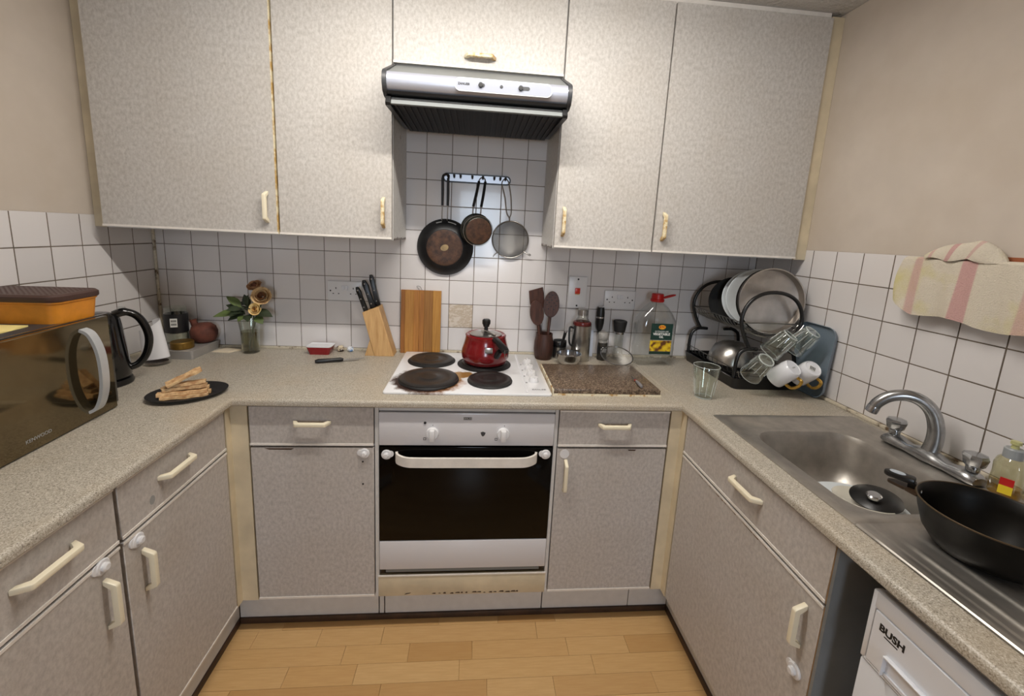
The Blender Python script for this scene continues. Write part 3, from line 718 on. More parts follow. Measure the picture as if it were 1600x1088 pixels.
MT['foil_gold'] = stained('gold_foil', (210,196,170), (70,52,44), 0.3, 0.48, 0.55, 60)
MT['foil_blue'] = stained('blue_foil', (220,224,230), (110,150,196), 0.3, 0.5, 0.58, 60)
crumple('crumpled pale gold and brown foil scrap beside the red dish', (0.757, -0.027, WT), 0.016, MT['foil_gold'])
crumple('small crumpled white and blue foil scrap beside the knife block', (0.799, -0.024, WT), 0.013, MT['foil_blue'])

# sockets
def socket(label, x, z):
    t = thing('wall_socket', label, 'socket', (x, -0.0012, z))
    bm = BM(); box(bm, -0.073, 0.073, -0.009, 0.0, -0.043, 0.043, 0.003); obj('plate', bm, 'white_plastic', t)
    for sx in (-1, 1):
        bm = BM()
        for dx, dz, w, h in ((0, 0.012, 0.0035, 0.0075), (-0.0115, -0.012, 0.0055, 0.0038), (0.0115, -0.012, 0.0055, 0.0038)):
            box(bm, sx*0.037+dx-w/2, sx*0.037+dx+w/2, -0.0094, -0.0089, dz-h/2, dz+h/2)
        obj('pin_holes', bm, 'text_black', t)
        bm = BM(); box(bm, sx*0.0075-0.0055, sx*0.0075+0.0055, -0.0125, -0.009, 0.004, 0.024, 0.001); obj('rocker', bm, 'white_enamel', t)
        bm = BM(); lathe(bm, [(0,0), (0.0035,0), (0.003,0.0008), (0,0.0008)], 12, axis_m((sx*0.0605,-0.009,0.0), (0,-1,0))); obj('screw', bm, 'text_dark', t)
socket('white double socket half behind the knife handles', 0.774, 1.166)
socket('white double socket above the pepper grinder', 2.0165, 1.1715)
t = thing('cooker_switch', 'white cooker switch plate with a red rocker on the tiles', 'switch', (1.8135, -0.0012, 1.199))
bm = BM(); box(bm, -0.043, 0.043, -0.010, 0.0, -0.0735, 0.0735, 0.003); obj('plate', bm, 'white_plastic', t)
bm = BM(); box(bm, -0.0125, 0.0115, -0.0145, -0.010, -0.006, 0.021, 0.002); rk = obj('rocker', bm, 'neon', t)
bm = BM(); box(bm, -0.0115, 0.0105, -0.0135, -0.010, -0.010, -0.0062); obj('rocker_edge', bm, 'gold_plastic', rk)
for dz in (0.061, -0.061):
    bm = BM(); lathe(bm, [(0,0), (0.0042,0), (0.004,0.001), (0,0.001)], 14, axis_m((0.0,-0.010,dz), (0,-1,0))); obj('screw', bm, 'text_black', t)

# ------------------------------------------------------------------ pan rail and what hangs from it
t = thing('hanging_rail', 'chrome hook rail with black edging screwed to the tiles', 'rail', (1.336, -0.0012, 1.675))
bm = BM(); prism(bm, rrect(0.292, 0.040, 0.018, 6), 0.0, 0.004, RX90); obj('backing', bm, 'black', t)
bm = BM(); prism(bm, rrect(0.280, 0.028, 0.012, 6), 0.004, 0.0075, RX90, 0.001, 1); obj('bar', bm, 'rail_steel', t)
for x in (-0.123, -0.097, -0.070, -0.020, 0.025, 0.074, 0.100, 0.122):
    bm = BM(); tube(bm, [(x,-0.0075,0.004), (x,-0.020,0.001), (x,-0.026,0.002), (x,-0.030,0.010)], [0.0042,0.0042,0.0042,0.0052], 8); obj('hook', bm, 'black', t)

def burnt(name, base, rust, r_in):
    m, nt, b = new_mat(name); b.inputs['Roughness'].default_value = 0.5; b.inputs['Metallic'].default_value = 0.2
    v = coords(nt); f = noise(nt, v, 45, 5, 0.7); f2 = noise(nt, v, 200, 2)
    c = ramp(nt, f, [(0.3, lin(base)), (0.55, lin(rust)), (0.8, lin([min(255, x*1.35) for x in rust]))])
    nt.links.new(c, b.inputs['Base Color']); return m
MT['burnt'] = burnt('burnt_base', (38,26,20), (78,52,36), 0.08)
MT['pan_black'] = plain('pan_black', (22,22,24), 0.4, 0.3, var=0.3, scale=30)
t = thing('frying_pan', 'black frying pan with burnt brown base hanging on the rail', 'pan', (1.207, -0.012, 1.377))
M = axis_m((0, 0, 0), (0.0, -1, -0.02))
bm = BM(); lathe(bm, [(0.118,-0.006), (0.123,-0.004), (0.121,0.002), (0.100,0.022), (0.082,0.036), (0.078,0.037), (0.0,0.037), (0,0.034), (0.078,0.033), (0.098,0.019), (0.117,-0.001)], 52, M); obj('pan_body', bm, 'pan_black', t)
bm = BM(); lathe(bm, [(0.0,0.0372), (0.074,0.0372), (0.077,0.0385), (0.073,0.0395), (0.05,0.0388), (0,0.0388)], 48, M); bs = obj('base', bm, 'burnt', t)
bm = BM(); lathe(bm, [(0,0.0386), (0.017,0.0386), (0.016,0.0398), (0,0.0398)], 20, M @ Matrix.Rotation(0.4,4,'Z'), 1.05, 0.8); obj('centre_mark', bm, plain('pale_scorch', (150,128,92), 0.6, var=0.15), bs)
for dx in (-0.0125, 0.0105):
    bm = BM(); tube(bm, [(dx-0.004,-0.006,0.112), (dx-0.004,-0.012,0.135), (dx-0.003,-0.013,0.180)], 0.0022, 8); obj('handle_wire', bm, 'chrome', t)
    bm = BM(); tube(bm, [(dx-0.003,-0.013,0.178), (dx-0.003,-0.013,0.235), (dx-0.004,-0.013,0.292)], [0.0050,0.0055,0.0052], 10); obj('handle_grip', bm, 'black', t)
bm = BM(); tube(bm, spline([(-0.0165,-0.013,0.290), (-0.013,-0.013,0.303), (0.000,-0.013,0.3085), (0.009,-0.013,0.303), (0.0075,-0.013,0.290)], 5), 0.0045, 8); obj('hanging_loop', bm, 'black', t)
bm = BM()
for a in (-0.034, -0.022, 0.016, 0.029, 0.040):
    r_ = 0.108; an = a/0.108; box(bm, -0.006, 0.006, -0.016, -0.0145, r_-0.003, r_+0.004, M=Matrix.Rotation(an, 4, 'Y'))
obj('worn_patch', bm, 'text_grey', t)

t = thing('saucepan', 'small dark saucepan with rusty brown base hanging between pan and sieve', 'pan', (1.352, -0.020, 1.452))
ax = Vector((0.20, -1, -0.14)); M = axis_m((-0.014, -0.032, 0.010), ax)
bm = BM(); lathe(bm, [(0.062,0.0), (0.067,0.001), (0.067,0.004), (0.063,0.008), (0.061,0.05), (0.057,0.060), (0.053,0.063), (0,0.063), (0,0.060), (0.053,0.059), (0.058,0.05), (0.060,0.006)], 44, M); obj('pan_body', bm, plain('enamel_dark', (58,58,52), 0.25, 0.6, var=0.2), t)
bm = BM(); lathe(bm, [(0,0.0631), (0.052,0.0631), (0.054,0.0622), (0.0535,0.0645), (0.05,0.0650), (0,0.0645)], 40, M); obj('base', bm, 'burnt', t)
bm = BM(); tube(bm, [M @ Vector((0.0625*math.cos(a), 0.0625*math.sin(a), 0.0545)) for a in [2*PI*i/40 for i in range(40)]], 0.0012, 6, True); obj('band', bm, 'steel', t)
for x0, x1 in ((-0.030, -0.007), (0.004, 0.020)):
    bm = BM(); tube(bm, [(x0,-0.036,0.068), (x0+0.001,-0.034,0.085), (x0+0.002,-0.028,0.11)], 0.0024, 8); obj('handle_wire', bm, 'chrome', t)
    bm = BM(); tube(bm, [(x0+0.002,-0.029,0.105), ((x0+x1)/2+0.002,-0.018,0.16), (x1,-0.010,0.212)], [0.0055,0.006,0.0055], 10); obj('handle_grip', bm, 'black', t)
bm = BM(); tube(bm, spline([(-0.007,-0.010,0.210), (-0.004,-0.007,0.222), (0.008,-0.005,0.2300), (0.018,-0.007,0.222), (0.020,-0.010,0.210)], 5), 0.0022, 8); obj('hanging_loop', bm, 'chrome', t)

def wire_bowl(bm, r, depth, step, wr, M, inv=False):
    """woven wire bowl: two families of wires following a spherical cap"""
    Rs = (r*r+depth*depth)/(2*depth)
    def z(x, y):
        q = max(Rs*Rs-x*x-y*y, 0); return Rs-depth-math.sqrt(q)
    k = int(r/step)
    for fam in (0, 1):
        for i in range(-k, k+1):
            a = i*step; h = math.sqrt(max(r*r-a*a, 0))
            if h < step: continue
            m = 9; pts = []
            for j in range(m+1):
                b = -h+2*h*j/m; x, y = (a, b) if fam == 0 else (b, a); pts.append(M @ Vector((x, y, z(x, y))))
            tube(bm, pts, wr, 3)
t = thing('sieve', 'round wire mesh sieve with looped wire handle hanging on the rail', 'sieve', (1.492, -0.012, 1.424))
M = axis_m((0, 0, 0), (0, 1, 0)) ; M2 = Matrix.Translation((0,-0.004,0)) @ Matrix.Rotation(PI/2, 4, 'X')
bm = BM(); tube(bm, [(0.080*math.cos(a), -0.004, 0.080*math.sin(a)) for a in [2*PI*i/48 for i in range(48)]], 0.0030, 8, True); obj('rim', bm, 'wire', t)
bm = BM(); wire_bowl(bm, 0.079, 0.040, 0.0025, 0.00055, Matrix.Rotation(-PI/2, 4, 'X')); ms = obj('mesh', bm, 'wire', t); ms['kind'] = 'stuff'; ms.location = (0, -0.004, 0)
bm = BM(); tube(bm, spline([(-0.008,-0.006,0.080), (-0.009,-0.008,0.094), (-0.022,-0.010,0.118), (-0.032,-0.011,0.18), (-0.048,-0.012,0.235), (-0.043,-0.012,0.251), (-0.034,-0.012,0.2580), (-0.024,-0.012,0.251), (-0.017,-0.012,0.235), (-0.006,-0.011,0.18), (-0.002,-0.010,0.118), (-0.007,-0.008,0.096), (-0.007,-0.006,0.080)], 5), 0.0021, 8); obj('handle', bm, 'wire', t)
for s_, e in ((-1, [(-0.054,-0.006,-0.058), (-0.066,-0.012,-0.068), (-0.074,-0.012,-0.078)]), (1, [(0.062,-0.006,-0.050), (0.078,-0.012,-0.060), (0.088,-0.014,-0.066), (0.092,-0.014,-0.062), (0.084,-0.014,-0.058)])):
    bm = BM(); tube(bm, spline(e, 5), 0.0022, 8); obj('rest_hook', bm, 'wire', t)

# ------------------------------------------------------------------ things on the back worktop, right part
t = thing('utensil_pot', 'dark turned wooden pot holding wooden spoons', 'pot', (1.664, -0.058, WT))
bm = BM(); lathe(bm, [(0,0), (0.036,0), (0.041,0.015), (0.0445,0.045), (0.043,0.080), (0.038,0.105), (0.0375,0.118), (0.034,0.118), (0.034,0.10), (0.039,0.06), (0.036,0.012), (0,0.010)], 36); obj('pot', bm, 'acacia', t)
def utensil(name, label, base, tip, roll, head, hl, holes=False, mat='acacia'):
    a, b = Vector(base), Vector(tip); d = b-a; L = d.length
    t = thing(name, label, 'utensil', base, group='wooden utensils in the pot')
    M = d.to_track_quat('Z', 'Y').to_matrix().to_4x4() @ Matrix.Rotation(0, 4, 'Z')
    M = Matrix.Rotation(math.atan2(d.x, d.z), 4, 'Y') @ Matrix.Rotation(-math.atan2(d.y, math.hypot(d.x, d.z)), 4, 'X') @ Matrix.Rotation(roll, 4, 'Z')
    hs = L-hl
    bm = BM(); tube(bm, [(0,0,0), (0,0,hs*0.5), (0,0,hs+0.01)], [0.0065,0.0075,0.0085], 10, flat=0.8, M=M); obj('handle', bm, mat, t)
    bm = BM(); pts = [(x, hs+z*hl) for x, z in head]
    prism(bm, pts, -0.0035, 0.0035, M @ RX90, 0.0015, 1); h = obj('head', bm, mat, t)
    if holes:
        bm = BM()
        for (x, z) in [(-0.010,0.35), (0.010,0.35), (0,0.45), (-0.017,0.5), (0.017,0.5), (-0.009,0.58), (0.009,0.58), (0,0.68), (-0.018,0.66), (0.018,0.66), (-0.010,0.77), (0.010,0.77), (0,0.86), (-0.013,0.88), (0.013,0.88)]:
            lathe(bm, [(0,0), (0.0031,0), (0.0031,0.0005), (0,0.0005)], 10, M @ axis_m((x*1.2,-0.0035,hs+z*hl), (0,-1,0)))
        obj('hole', bm, 'text_black', h)
OV = [(0.035*math.sin(a)*(1.0 if math.cos(a) > 0 else 0.95), 0.52-0.48*math.cos(a)) for a in [2*PI*i/26 for i in range(26)]]
spoonh = [(x*0.92, 0.04+z*0.96) for x, z in OV]
turner = [(-0.007,0), (-0.012,0.15), (-0.026,0.30), (-0.034,0.5), (-0.033,0.93), (0.034,1.0), (0.034,0.5), (0.024,0.28), (0.010,0.12), (0.007,0)]
utensil('wooden_turner', 'square-ended dark wooden turner, tallest on the left of the pot', (1.664, -0.046, WT+0.012), (1.617, -0.022, WT+0.318), 0.15, turner, 0.135)
utensil('wooden_spoon', 'plain dark wooden spoon leaning left in front of the turner', (1.655, -0.072, WT+0.012), (1.613, -0.062, WT+0.268), 0.1, spoonh, 0.125)
utensil('slotted_spoon', 'wooden spoon with round holes leaning right in the pot', (1.674, -0.064, WT+0.012), (1.692, -0.050, WT+0.310), -0.1, [(x*1.05, z) for x, z in OV], 0.125, True)

t = thing('milk_pan', 'little steel pan with black handle behind the steel bowl', 'pan', (1.741, -0.042, WT))
bm = BM(); lathe(bm, [(0,0), (0.027,0), (0.030,0.01), (0.030,0.080), (0.0315,0.083), (0.029,0.082), (0.0285,0.012), (0,0.006)], 32); obj('pan_body', bm, 'chrome_old', t)
bm = BM(); lathe(bm, [(0.0305,0.055), (0.0312,0.056), (0.0312,0.078), (0.0305,0.079)], 32); obj('band', bm, 'black', t)
bm = BM(); tube(bm, [(0.003,-0.030,0.070), (0.004,-0.040,0.085), (0.009,-0.046,0.115), (0.012,-0.048,0.135)], [0.006,0.006,0.007,0.0065], 10); h = obj('handle', bm, 'black', t)
bm = BM(); lathe(bm, [(0,0), (0.0075,0), (0.0075,0.006), (0,0.007)], 14, axis_m((0.0117,-0.0478,0.132), (0.15,-0.1,1))); obj('handle_end', bm, 'chrome', h)
t = thing('steel_bowl', 'small shiny steel bowl behind the brown board', 'bowl', (1.764, -0.140, WT))
bm = BM(); lathe(bm, [(0,0), (0.030,0), (0.044,0.010), (0.051,0.028), (0.0525,0.048), (0.055,0.051), (0.052,0.051), (0.050,0.030), (0.042,0.012), (0.028,0.004), (0,0.003)], 40); obj('bowl', bm, 'chrome', t)
t = thing('steel_flask', 'brushed steel flask with red ring and clear neck under the cooker switch', 'flask', (1.832, -0.066, WT))
bm = BM(); lathe(bm, [(0,0), (0.041,0), (0.0425,0.003), (0.0425,0.160), (0.0435,0.163), (0.041,0.164), (0.0,0.164)], 40); obj('flask_body', bm, 'steel', t)
bm = BM(); lathe(bm, [(0.041,0.164), (0.0425,0.168), (0.040,0.178), (0.033,0.181), (0.030,0.176), (0.030,0.165)], 36); obj('ring', bm, plain('red_seal', (84,26,24), 0.25), t)
bm = BM(); lathe(bm, [(0.034,0.176), (0.031,0.186), (0.024,0.198), (0.0225,0.212), (0.021,0.212), (0.022,0.197), (0.029,0.185)], 32); obj('neck', bm, 'glass', t)
bm = BM(); lathe(bm, [(0,0.208), (0.0225,0.208), (0.0228,0.234), (0.020,0.237), (0,0.237)], 30); cpv = obj('cap', bm, 'steel', t)
bm = BM()
for i in range(30): box(bm, 0.0226, 0.0234, -0.0009, 0.0009, 0.211, 0.232, M=Matrix.Rotation(2*PI*i/30, 4, 'Z'))
obj('knurling', bm, 'chrome', cpv)
bm = BM(); tube(bm, spline([(-0.040,-0.012,0.150), (-0.056,-0.016,0.155), (-0.060,-0.017,0.140), (-0.058,-0.017,0.095), (-0.052,-0.015,0.075), (-0.041,-0.011,0.068)], 5), 0.0045, 8); obj('handle', bm, 'black', t)
bm = BM(); box(bm, -0.014, 0.014, -0.001, 0.001, 0, 0.125, M=Matrix.Rotation(math.radians(-4), 4, 'X'))
tag(obj('card', bm, plain('white_card', (222,226,236), 0.6), None, (1.893, -0.0105, WT+0.0005)), 'small white card leaning on the tiles beside the steel flask', 'card')
t = thing('milk_frother', 'black hand-held frother with silver ring standing behind the pepper grinder', 'frother', (1.927, -0.022, WT))
bm = BM(); lathe(bm, [(0,0.118), (0.006,0.118), (0.008,0.128), (0.015,0.140), (0.019,0.165), (0.0195,0.190)], 24); lathe(bm, [(0.0195,0.196), (0.019,0.215), (0.017,0.232), (0.015,0.240), (0.0,0.242)], 24); obj('grip', bm, 'black', t)
bm = BM(); lathe(bm, [(0.0195,0.1895), (0.0205,0.191), (0.0205,0.195), (0.0195,0.1965)], 24); obj('ring', bm, 'chrome', t)
bm = BM(); prism(bm, [(-0.012,0.238), (0.010,0.240), (0.014,0.248), (0.006,0.243), (-0.010,0.243)], -0.006, 0.006, RX90); obj('button', bm, 'white_plastic', t)
bm = BM(); cyl(bm, 0.006, 0.112, 0.119, n=14); cyl(bm, 0.0018, 0.004, 0.113, n=8); cyl(bm, 0.010, 0.0, 0.004, n=18); obj('whisk', bm, 'chrome', t)
t = thing('pepper_grinder', 'small pepper grinder with dark label and frosted top', 'grinder', (1.938, -0.057, WT))
bm = BM(); lathe(bm, [(0,0), (0.0205,0), (0.022,0.004), (0.022,0.082), (0.0,0.082)], 28); obj('body', bm, plain('peppercorn', (44,40,34), 0.5, var=0.4, scale=160), t)
bm = BM(); lathe(bm, [(0.0222,0.030), (0.0226,0.030), (0.0226,0.066), (0.0222,0.066)], 28); lb = obj('label', bm, plain('black_label', (26,26,28), 0.5), t)
bm = BM(); box(bm, -0.012, 0.012, -0.0236, -0.0200, 0.040, 0.058); pp = obj('print_panel', bm, plain('faded_print', (176,176,178), 0.6, var=0.45, scale=420), lb)
bm = BM(); box(bm, -0.007, 0.007, -0.0236, -0.0215, 0.061, 0.064); obj('print_line', bm, 'text_white', lb)
bm = BM(); lathe(bm, [(0.0,0.083), (0.021,0.083), (0.0205,0.094), (0.0235,0.098), (0.0235,0.125), (0.021,0.129), (0,0.129)], 28); obj('cap', bm, plain('frosted_cap', (150,147,142), 0.25, var=0.15), t)
t = thing('spice_mill', 'tall clear mill with black top against the tiles', 'grinder', (2.019, -0.038, WT))
bm = BM(); lathe(bm, [(0.0,0.0), (0.030,0.0), (0.030,0.004), (0.024,0.012), (0.0215,0.06), (0.0225,0.120), (0.0205,0.120), (0.0195,0.06), (0.022,0.012), (0,0.008)], 30); obj('jar', bm, 'glass', t)
bm = BM(); lathe(bm, [(0.0,0.1205), (0.0225,0.1205), (0.023,0.131), (0.0,0.131)], 30); obj('collar', bm, 'chrome', t)
bm = BM(); lathe(bm, [(0.0,0.1315), (0.025,0.1315), (0.0315,0.176), (0.0315,0.180), (0.029,0.183), (0,0.183)], 30); obj('cap', bm, 'black_matt', t)
bm = BM(); lathe(bm, [(0.0,0.0085), (0.021,0.0125), (0.020,0.020), (0.0,0.017)], 24); obj('residue', bm, plain('grey_salt', (150,140,128), 0.8, var=0.2, scale=120), t)
t = thing('wire_strainer', 'shallow round wire strainer lying behind the brown board', 'strainer', (1.981, -0.137, WT))
bm = BM(); tube(bm, [(0.070*math.cos(a), 0.066*math.sin(a), 0.044+0.024*math.sin(a)) for a in [2*PI*i/48 for i in range(48)]], 0.0026, 8, True); obj('rim', bm, 'chrome', t)
bm = BM(); wire_bowl(bm, 0.069, 0.030, 0.0050, 0.00075, Matrix.Translation((0,0,0.044)) @ Matrix.Rotation(math.atan2(0.024, 0.066), 4, 'X')); ms = obj('mesh', bm, 'wire', t); ms['kind'] = 'stuff'
def granite():
    m, nt, b = new_mat('brown_granite'); f = noise(nt, coords(nt), 160, 4, 0.75)
    nt.links.new(ramp(nt, f, [(0.36, lin((48,37,30))), (0.5, lin((98,80,64))), (0.63, lin((158,140,120)))]), b.inputs['Base Color']); b.inputs['Roughness'].default_value = 0.3; return m
MT['granite'] = granite()
t = thing('worktop_saver', 'brown speckled stone-effect worktop saver right of the hob', 'board', (1.6290, -0.502, WT))
bm = BM(); box(bm, 0.004, 0.395, 0.003, 0.290, 0.006, 0.0235, 0.0015); obj('slab', bm, 'granite', t)
bm = BM(); box(bm, 0.0, 0.398, 0.0, 0.290, 0.0, 0.006); box(bm, 0.0, 0.0038, 0.0, 0.290, 0.006, 0.021); obj('edging', bm, stained('cream_edge', (226,216,190), (180,140,84), 0.5, 0.5, 0.62, 40), t)
t = thing('peeler', 'grey vegetable peeler lying on the brown worktop saver', 'peeler', (1.958, -0.484, WT+0.0236), math.radians(86))
bm = BM(); tube(bm, [(0,0,0.007), (0.01,0,0.0075), (0.04,0,0.007), (0.066,0,0.006)], [0.004,0.007,0.0065,0.004], 10); obj('handle', bm, plain('grey_handle', (150,148,150), 0.3, 0.4), t)
bm = BM(); box(bm, 0.064, 0.078, -0.005, 0.005, 0.003, 0.009, 0.001); obj('clip', bm, plain('dull_red', (140,52,44), 0.4), t)
bm = BM(); prism(bm, [(0.076,-0.004), (0.112,-0.0025), (0.125,0.0), (0.112,0.0025), (0.076,0.004)], 0.004, 0.0058); obj('blade', bm, 'steel', t)

# oil bottle
t = thing('oil_bottle', 'large empty clear plastic oil bottle with red cap', 'bottle', (2.161, -0.090, WT))
bm = BM()
def blp(w, d, z, r): return [(x, y, z) for x, y in rrect(w, d, min(r, d/2-0.001, w/2-0.001), 6)]
outer = [(0.150,0.070,0.0,0.02), (0.170,0.090,0.004,0.03), (0.178,0.098,0.02,0.03), (0.174,0.096,0.05,0.03), (0.178,0.098,0.08,0.03), (0.172,0.094,0.11,0.03), (0.176,0.098,0.14,0.03), (0.180,0.100,0.175,0.035), (0.176,0.098,0.205,0.04), (0.150,0.086,0.235,0.042), (0.106,0.070,0.262,0.034), (0.062,0.056,0.280,0.027), (0.044,0.044,0.286,0.021), (0.044,0.044,0.300,0.021)]
loft(bm, [blp(*a) for a in outer], True, True); obj('bottle_body', bm, 'pet', t)
bm = BM(); lathe(bm, [(0,0.287), (0.029,0.287), (0.030,0.292), (0.030,0.298), (0.0265,0.300), (0.026,0.320), (0.023,0.323), (0,0.323)], 30); cap = obj('cap', bm, 'red', t)
bm = BM(); tube(bm, spline([(0.025,0.0,0.302), (0.045,-0.012,0.310), (0.072,-0.010,0.318), (0.080,0.0,0.319), (0.070,0.012,0.316), (0.045,0.012,0.309), (0.025,0.004,0.303)], 5), 0.0032, 8); obj('carry_ring', bm, 'red', cap)
ly = -0.0512
def flat(x0, x1, z0, z1, y, mat, par, nm):
    b_ = BM(); box(b_, x0, x1, y, y+0.0006, z0, z1); return obj(nm, b_, mat, par)
lab = flat(-0.036, 0.062, 0.122, 0.196, ly, plain('label_green', (18,52,44), 0.4), t, 'label')
def fruit_mat():
    m, nt, b = new_mat('label_picture'); f = noise(nt, coords(nt), 34, 1)
    nt.links.new(ramp(nt, f, [(0.36, lin((96,52,16))), (0.45, lin((206,164,24))), (0.54, lin((232,204,36))), (0.62, lin((200,150,40))), (0.70, lin((110,56,22)))]), b.inputs['Base Color']); return m
flat(-0.036, 0.062, 0.070, 0.1185, ly, fruit_mat(), t, 'picture_label')
flat(-0.036, 0.062, 0.056, 0.0695, ly, plain('label_green2', (20,48,38), 0.4), t, 'label_strip')
bm = BM(); lathe(bm, [(0,0), (0.016,0), (0.016,0.0006), (0,0.0006)], 28, axis_m((0.013,ly,0.180), (0,-1,0)), 1.0, 0.62); lg = obj('logo', bm, plain('logo_gold', (232,168,40), 0.4), lab)
text('lettering', 'KTC', 0.013, 'red', lg, Matrix.Translation((0.013,ly-0.0008,0.180)) @ RX90, 0.0003, True)
text('lettering', 'EXTENDED LIFE', 0.0088, 'text_white', lab, Matrix.Translation((0.013,ly-0.0002,0.160)) @ RX90, 0.0003)
text('lettering', 'VEGETABLE', 0.0150, 'text_white', lab, Matrix.Translation((0.013,ly-0.0002,0.148)) @ RX90, 0.0003, True)
text('lettering', 'OIL', 0.0125, 'text_white', lab, Matrix.Translation((0.013,ly-0.0002,0.135)) @ RX90, 0.0003, True)

# tumblers and mugs
def tumbler(label, M, r0=0.031, r1=0.0455, h=0.120, loc=(0,0,0), group=None):
    t = thing('glass_tumbler', label, 'glass', loc, group=group)
    b_ = BM(); lathe(b_, [(0,0), (r0-0.002,0), (r0,0.003), (r0+(r1-r0)*0.5,h*0.55), (r1-0.002,h*0.72), (r1,h-0.002), (r1-0.001,h), (r1-0.0025,h-0.001), (r1-0.0045,h*0.70), (r0+(r1-r0)*0.5-0.003,h*0.55), (r0-0.003,0.014), (0,0.012)], 36, M); obj('glass', b_, 'glass_green', t)
    b_ = BM()
    for i in range(10):
        a = 2*PI*i/10; rr = lambda z: r0+(r1-r0)*z/h+0.0004
        tube(b_, [(rr(z)*math.cos(a), rr(z)*math.sin(a), z) for z in (0.012, h*0.3, h*0.58)], 0.0011, 5, M=M)
    tube(b_, [M @ Vector(((r1-0.001)*math.cos(q), (r1-0.001)*math.sin(q), h-0.001)) for q in [2*PI*i/36 for i in range(36)]], 0.0011, 5, True)
    tube(b_, [M @ Vector(((r0-0.003)*math.cos(q), (r0-0.003)*math.sin(q), 0.002)) for q in [2*PI*i/36 for i in range(36)]], 0.0026, 5, True)
    obj('facet_glints', b_, 'glass_glint', t)  # facet, rim and base lines whitened to stand in for glints
    return t
tumbler('empty faceted glass tumbler standing upright on the worktop corner', Matrix.Identity(4), loc=(2.190, -0.492, WT))

# ------------------------------------------------------------------ dish rack and dishes
MT['rack_black'] = plain('rack_black', (18,18,19), 0.3)
XC, YB, YF = 2.488, -0.034, -0.392
t = thing('dish_rack', 'two-tier dish rack with black looped end frames and chrome wires', 'dish rack', (XC, 0, WT))
def frame_pts(y, s):
    up = [(-0.075,0.160), (-0.102,0.205), (-0.122,0.262), (-0.117,0.310), (-0.090,0.352), (-0.048,0.376), (0,0.383), (0.048,0.376), (0.090,0.352), (0.117,0.310), (0.122,0.262), (0.102,0.205), (0.075,0.160)]
    return spline([(x, y, z) for x, z in up], 4)
for y in (YB, YF):
    bm = BM(); tube(bm, frame_pts(y, 1), 0.0072, 10)
    for sx in (-1, 1):
        tube(bm, spline([(sx*0.042,y,0.158), (sx*0.085,y,0.158), (sx*0.112,y,0.140), (sx*0.121,y,0.105), (sx*0.122,y,0.060), (sx*0.124,y,0.030)], 5), 0.0072, 10)
    tube(bm, [(-0.124,y,0.034), (0.124,y,0.034)], 0.0045, 8)
    obj('end_frame', bm, 'rack_black', t)
bm = BM()
for x, z in ((-0.121,0.262), (0.121,0.262), (-0.055,0.212), (0.055,0.212), (0,0.205), (-0.121,0.075), (0.121,0.075)): tube(bm, [(x,YB,z), (x,YF,z)], 0.0021, 6)
for y in (YB, YF): tube(bm, [(-0.121,y,0.262), (0.121,y,0.262)], 0.0026, 6)
obj('rail', bm, 'wire', t)
n = 17
for i in range(n):
    y = YB+0.016+(YF-YB-0.032)*i/(n-1)
    if i == 0:
        bm = BM(); tube(bm, spline([(-0.121,0,0.262), (-0.100,0,0.235), (-0.055,0,0.2135), (0,0,0.2065), (0.055,0,0.2135), (0.100,0,0.235), (0.121,0,0.262)], 4), 0.0016, 5); me_w = finish(bm, 'tier_wire'); me_w.materials.append(MT['wire'])
    o = bpy.data.objects.new('tier_wire', me_w); COL.objects.link(o); o.parent = t; o.location = (0, y, 0)
bm = BM()
for i in range(12):
    y = YB+0.02+(YF-YB-0.04)*i/11; tube(bm, spline([(-0.121,y,0.075), (-0.10,y,0.040), (0,y,0.036), (0.10,y,0.040), (0.121,y,0.075)], 4), 0.0016, 5)
obj('lower_wire', bm, 'wire', t)
CUPS = {'g1': ((2.494,-0.491,1.138), (2.450,-0.449,1.054)), 'g2': ((2.578,-0.492,1.153), (2.548,-0.445,1.075)), 'g3': ((2.397,-0.515,1.050), (2.387,-0.455,0.968)), 'm1': ((2.509,-0.512,1.022), (2.483,-0.448,0.950)), 'm2': ((2.586,-0.512,1.020), (2.584,-0.448,0.962))}
for z, xa in ((0.150, 0.106), (0.062, 0.122)):
    bm = BM(); tube(bm, [(-xa,YF,z), (xa,YF,z)], 0.0026, 6); obj('cup_bar', bm, 'wire', t)
for k, (cb, co) in CUPS.items():
    cb, co = Vector(cb), Vector(co); ax_ = (cb-co).normalized(); up_ = Vector((0,0,1)); up_ = (up_-ax_*up_.dot(ax_)).normalized()
    off = up_*(0.0315 if k[0] == 'm' else 0.0300); z0 = 0.150 if k in ('g1', 'g2') else 0.062
    a_ = co+off-ax_*0.006; b_e = co+off*0.93+ax_*(cb-co).length*0.55; org = Vector((XC, 0, WT))
    st_ = Vector((max(-0.10, min(0.10, a_.x-XC)), YF, z0))
    bm = BM(); tube(bm, spline([st_, (st_+a_-org)/2+Vector((0,-0.004,0.008)), a_-org, b_e-org], 5), 0.0019, 6); obj('cup_holder', bm, 'wire', t)
bm = BM(); loft(bm, [rect_loop(0.262,0.390,0.02,0.0,0.004,-0.216), rect_loop(0.276,0.404,0.02,0.044,0.004,-0.216), rect_loop(0.270,0.398,0.018,0.044,0.004,-0.216), rect_loop(0.256,0.384,0.018,0.004,0.004,-0.216)]); obj('drip_tray', bm, 'rack_black', t)
def plate_prof(r, h=0.018): return [(0,0), (r*0.6,0), (r*0.66,0.003), (r*0.97,h), (r,h+0.001), (r*0.985,h+0.003), (r*0.66,0.0065), (r*0.6,0.004), (0,0.004)]
def stood_plate(name, label, c, d, r, mat, cat='plate', h=0.018):
    b_ = BM(); lathe(b_, plate_prof(r, h), 52, axis_m((0,0,0), d)); return tag(obj(name, b_, mat, None, c), label, cat)
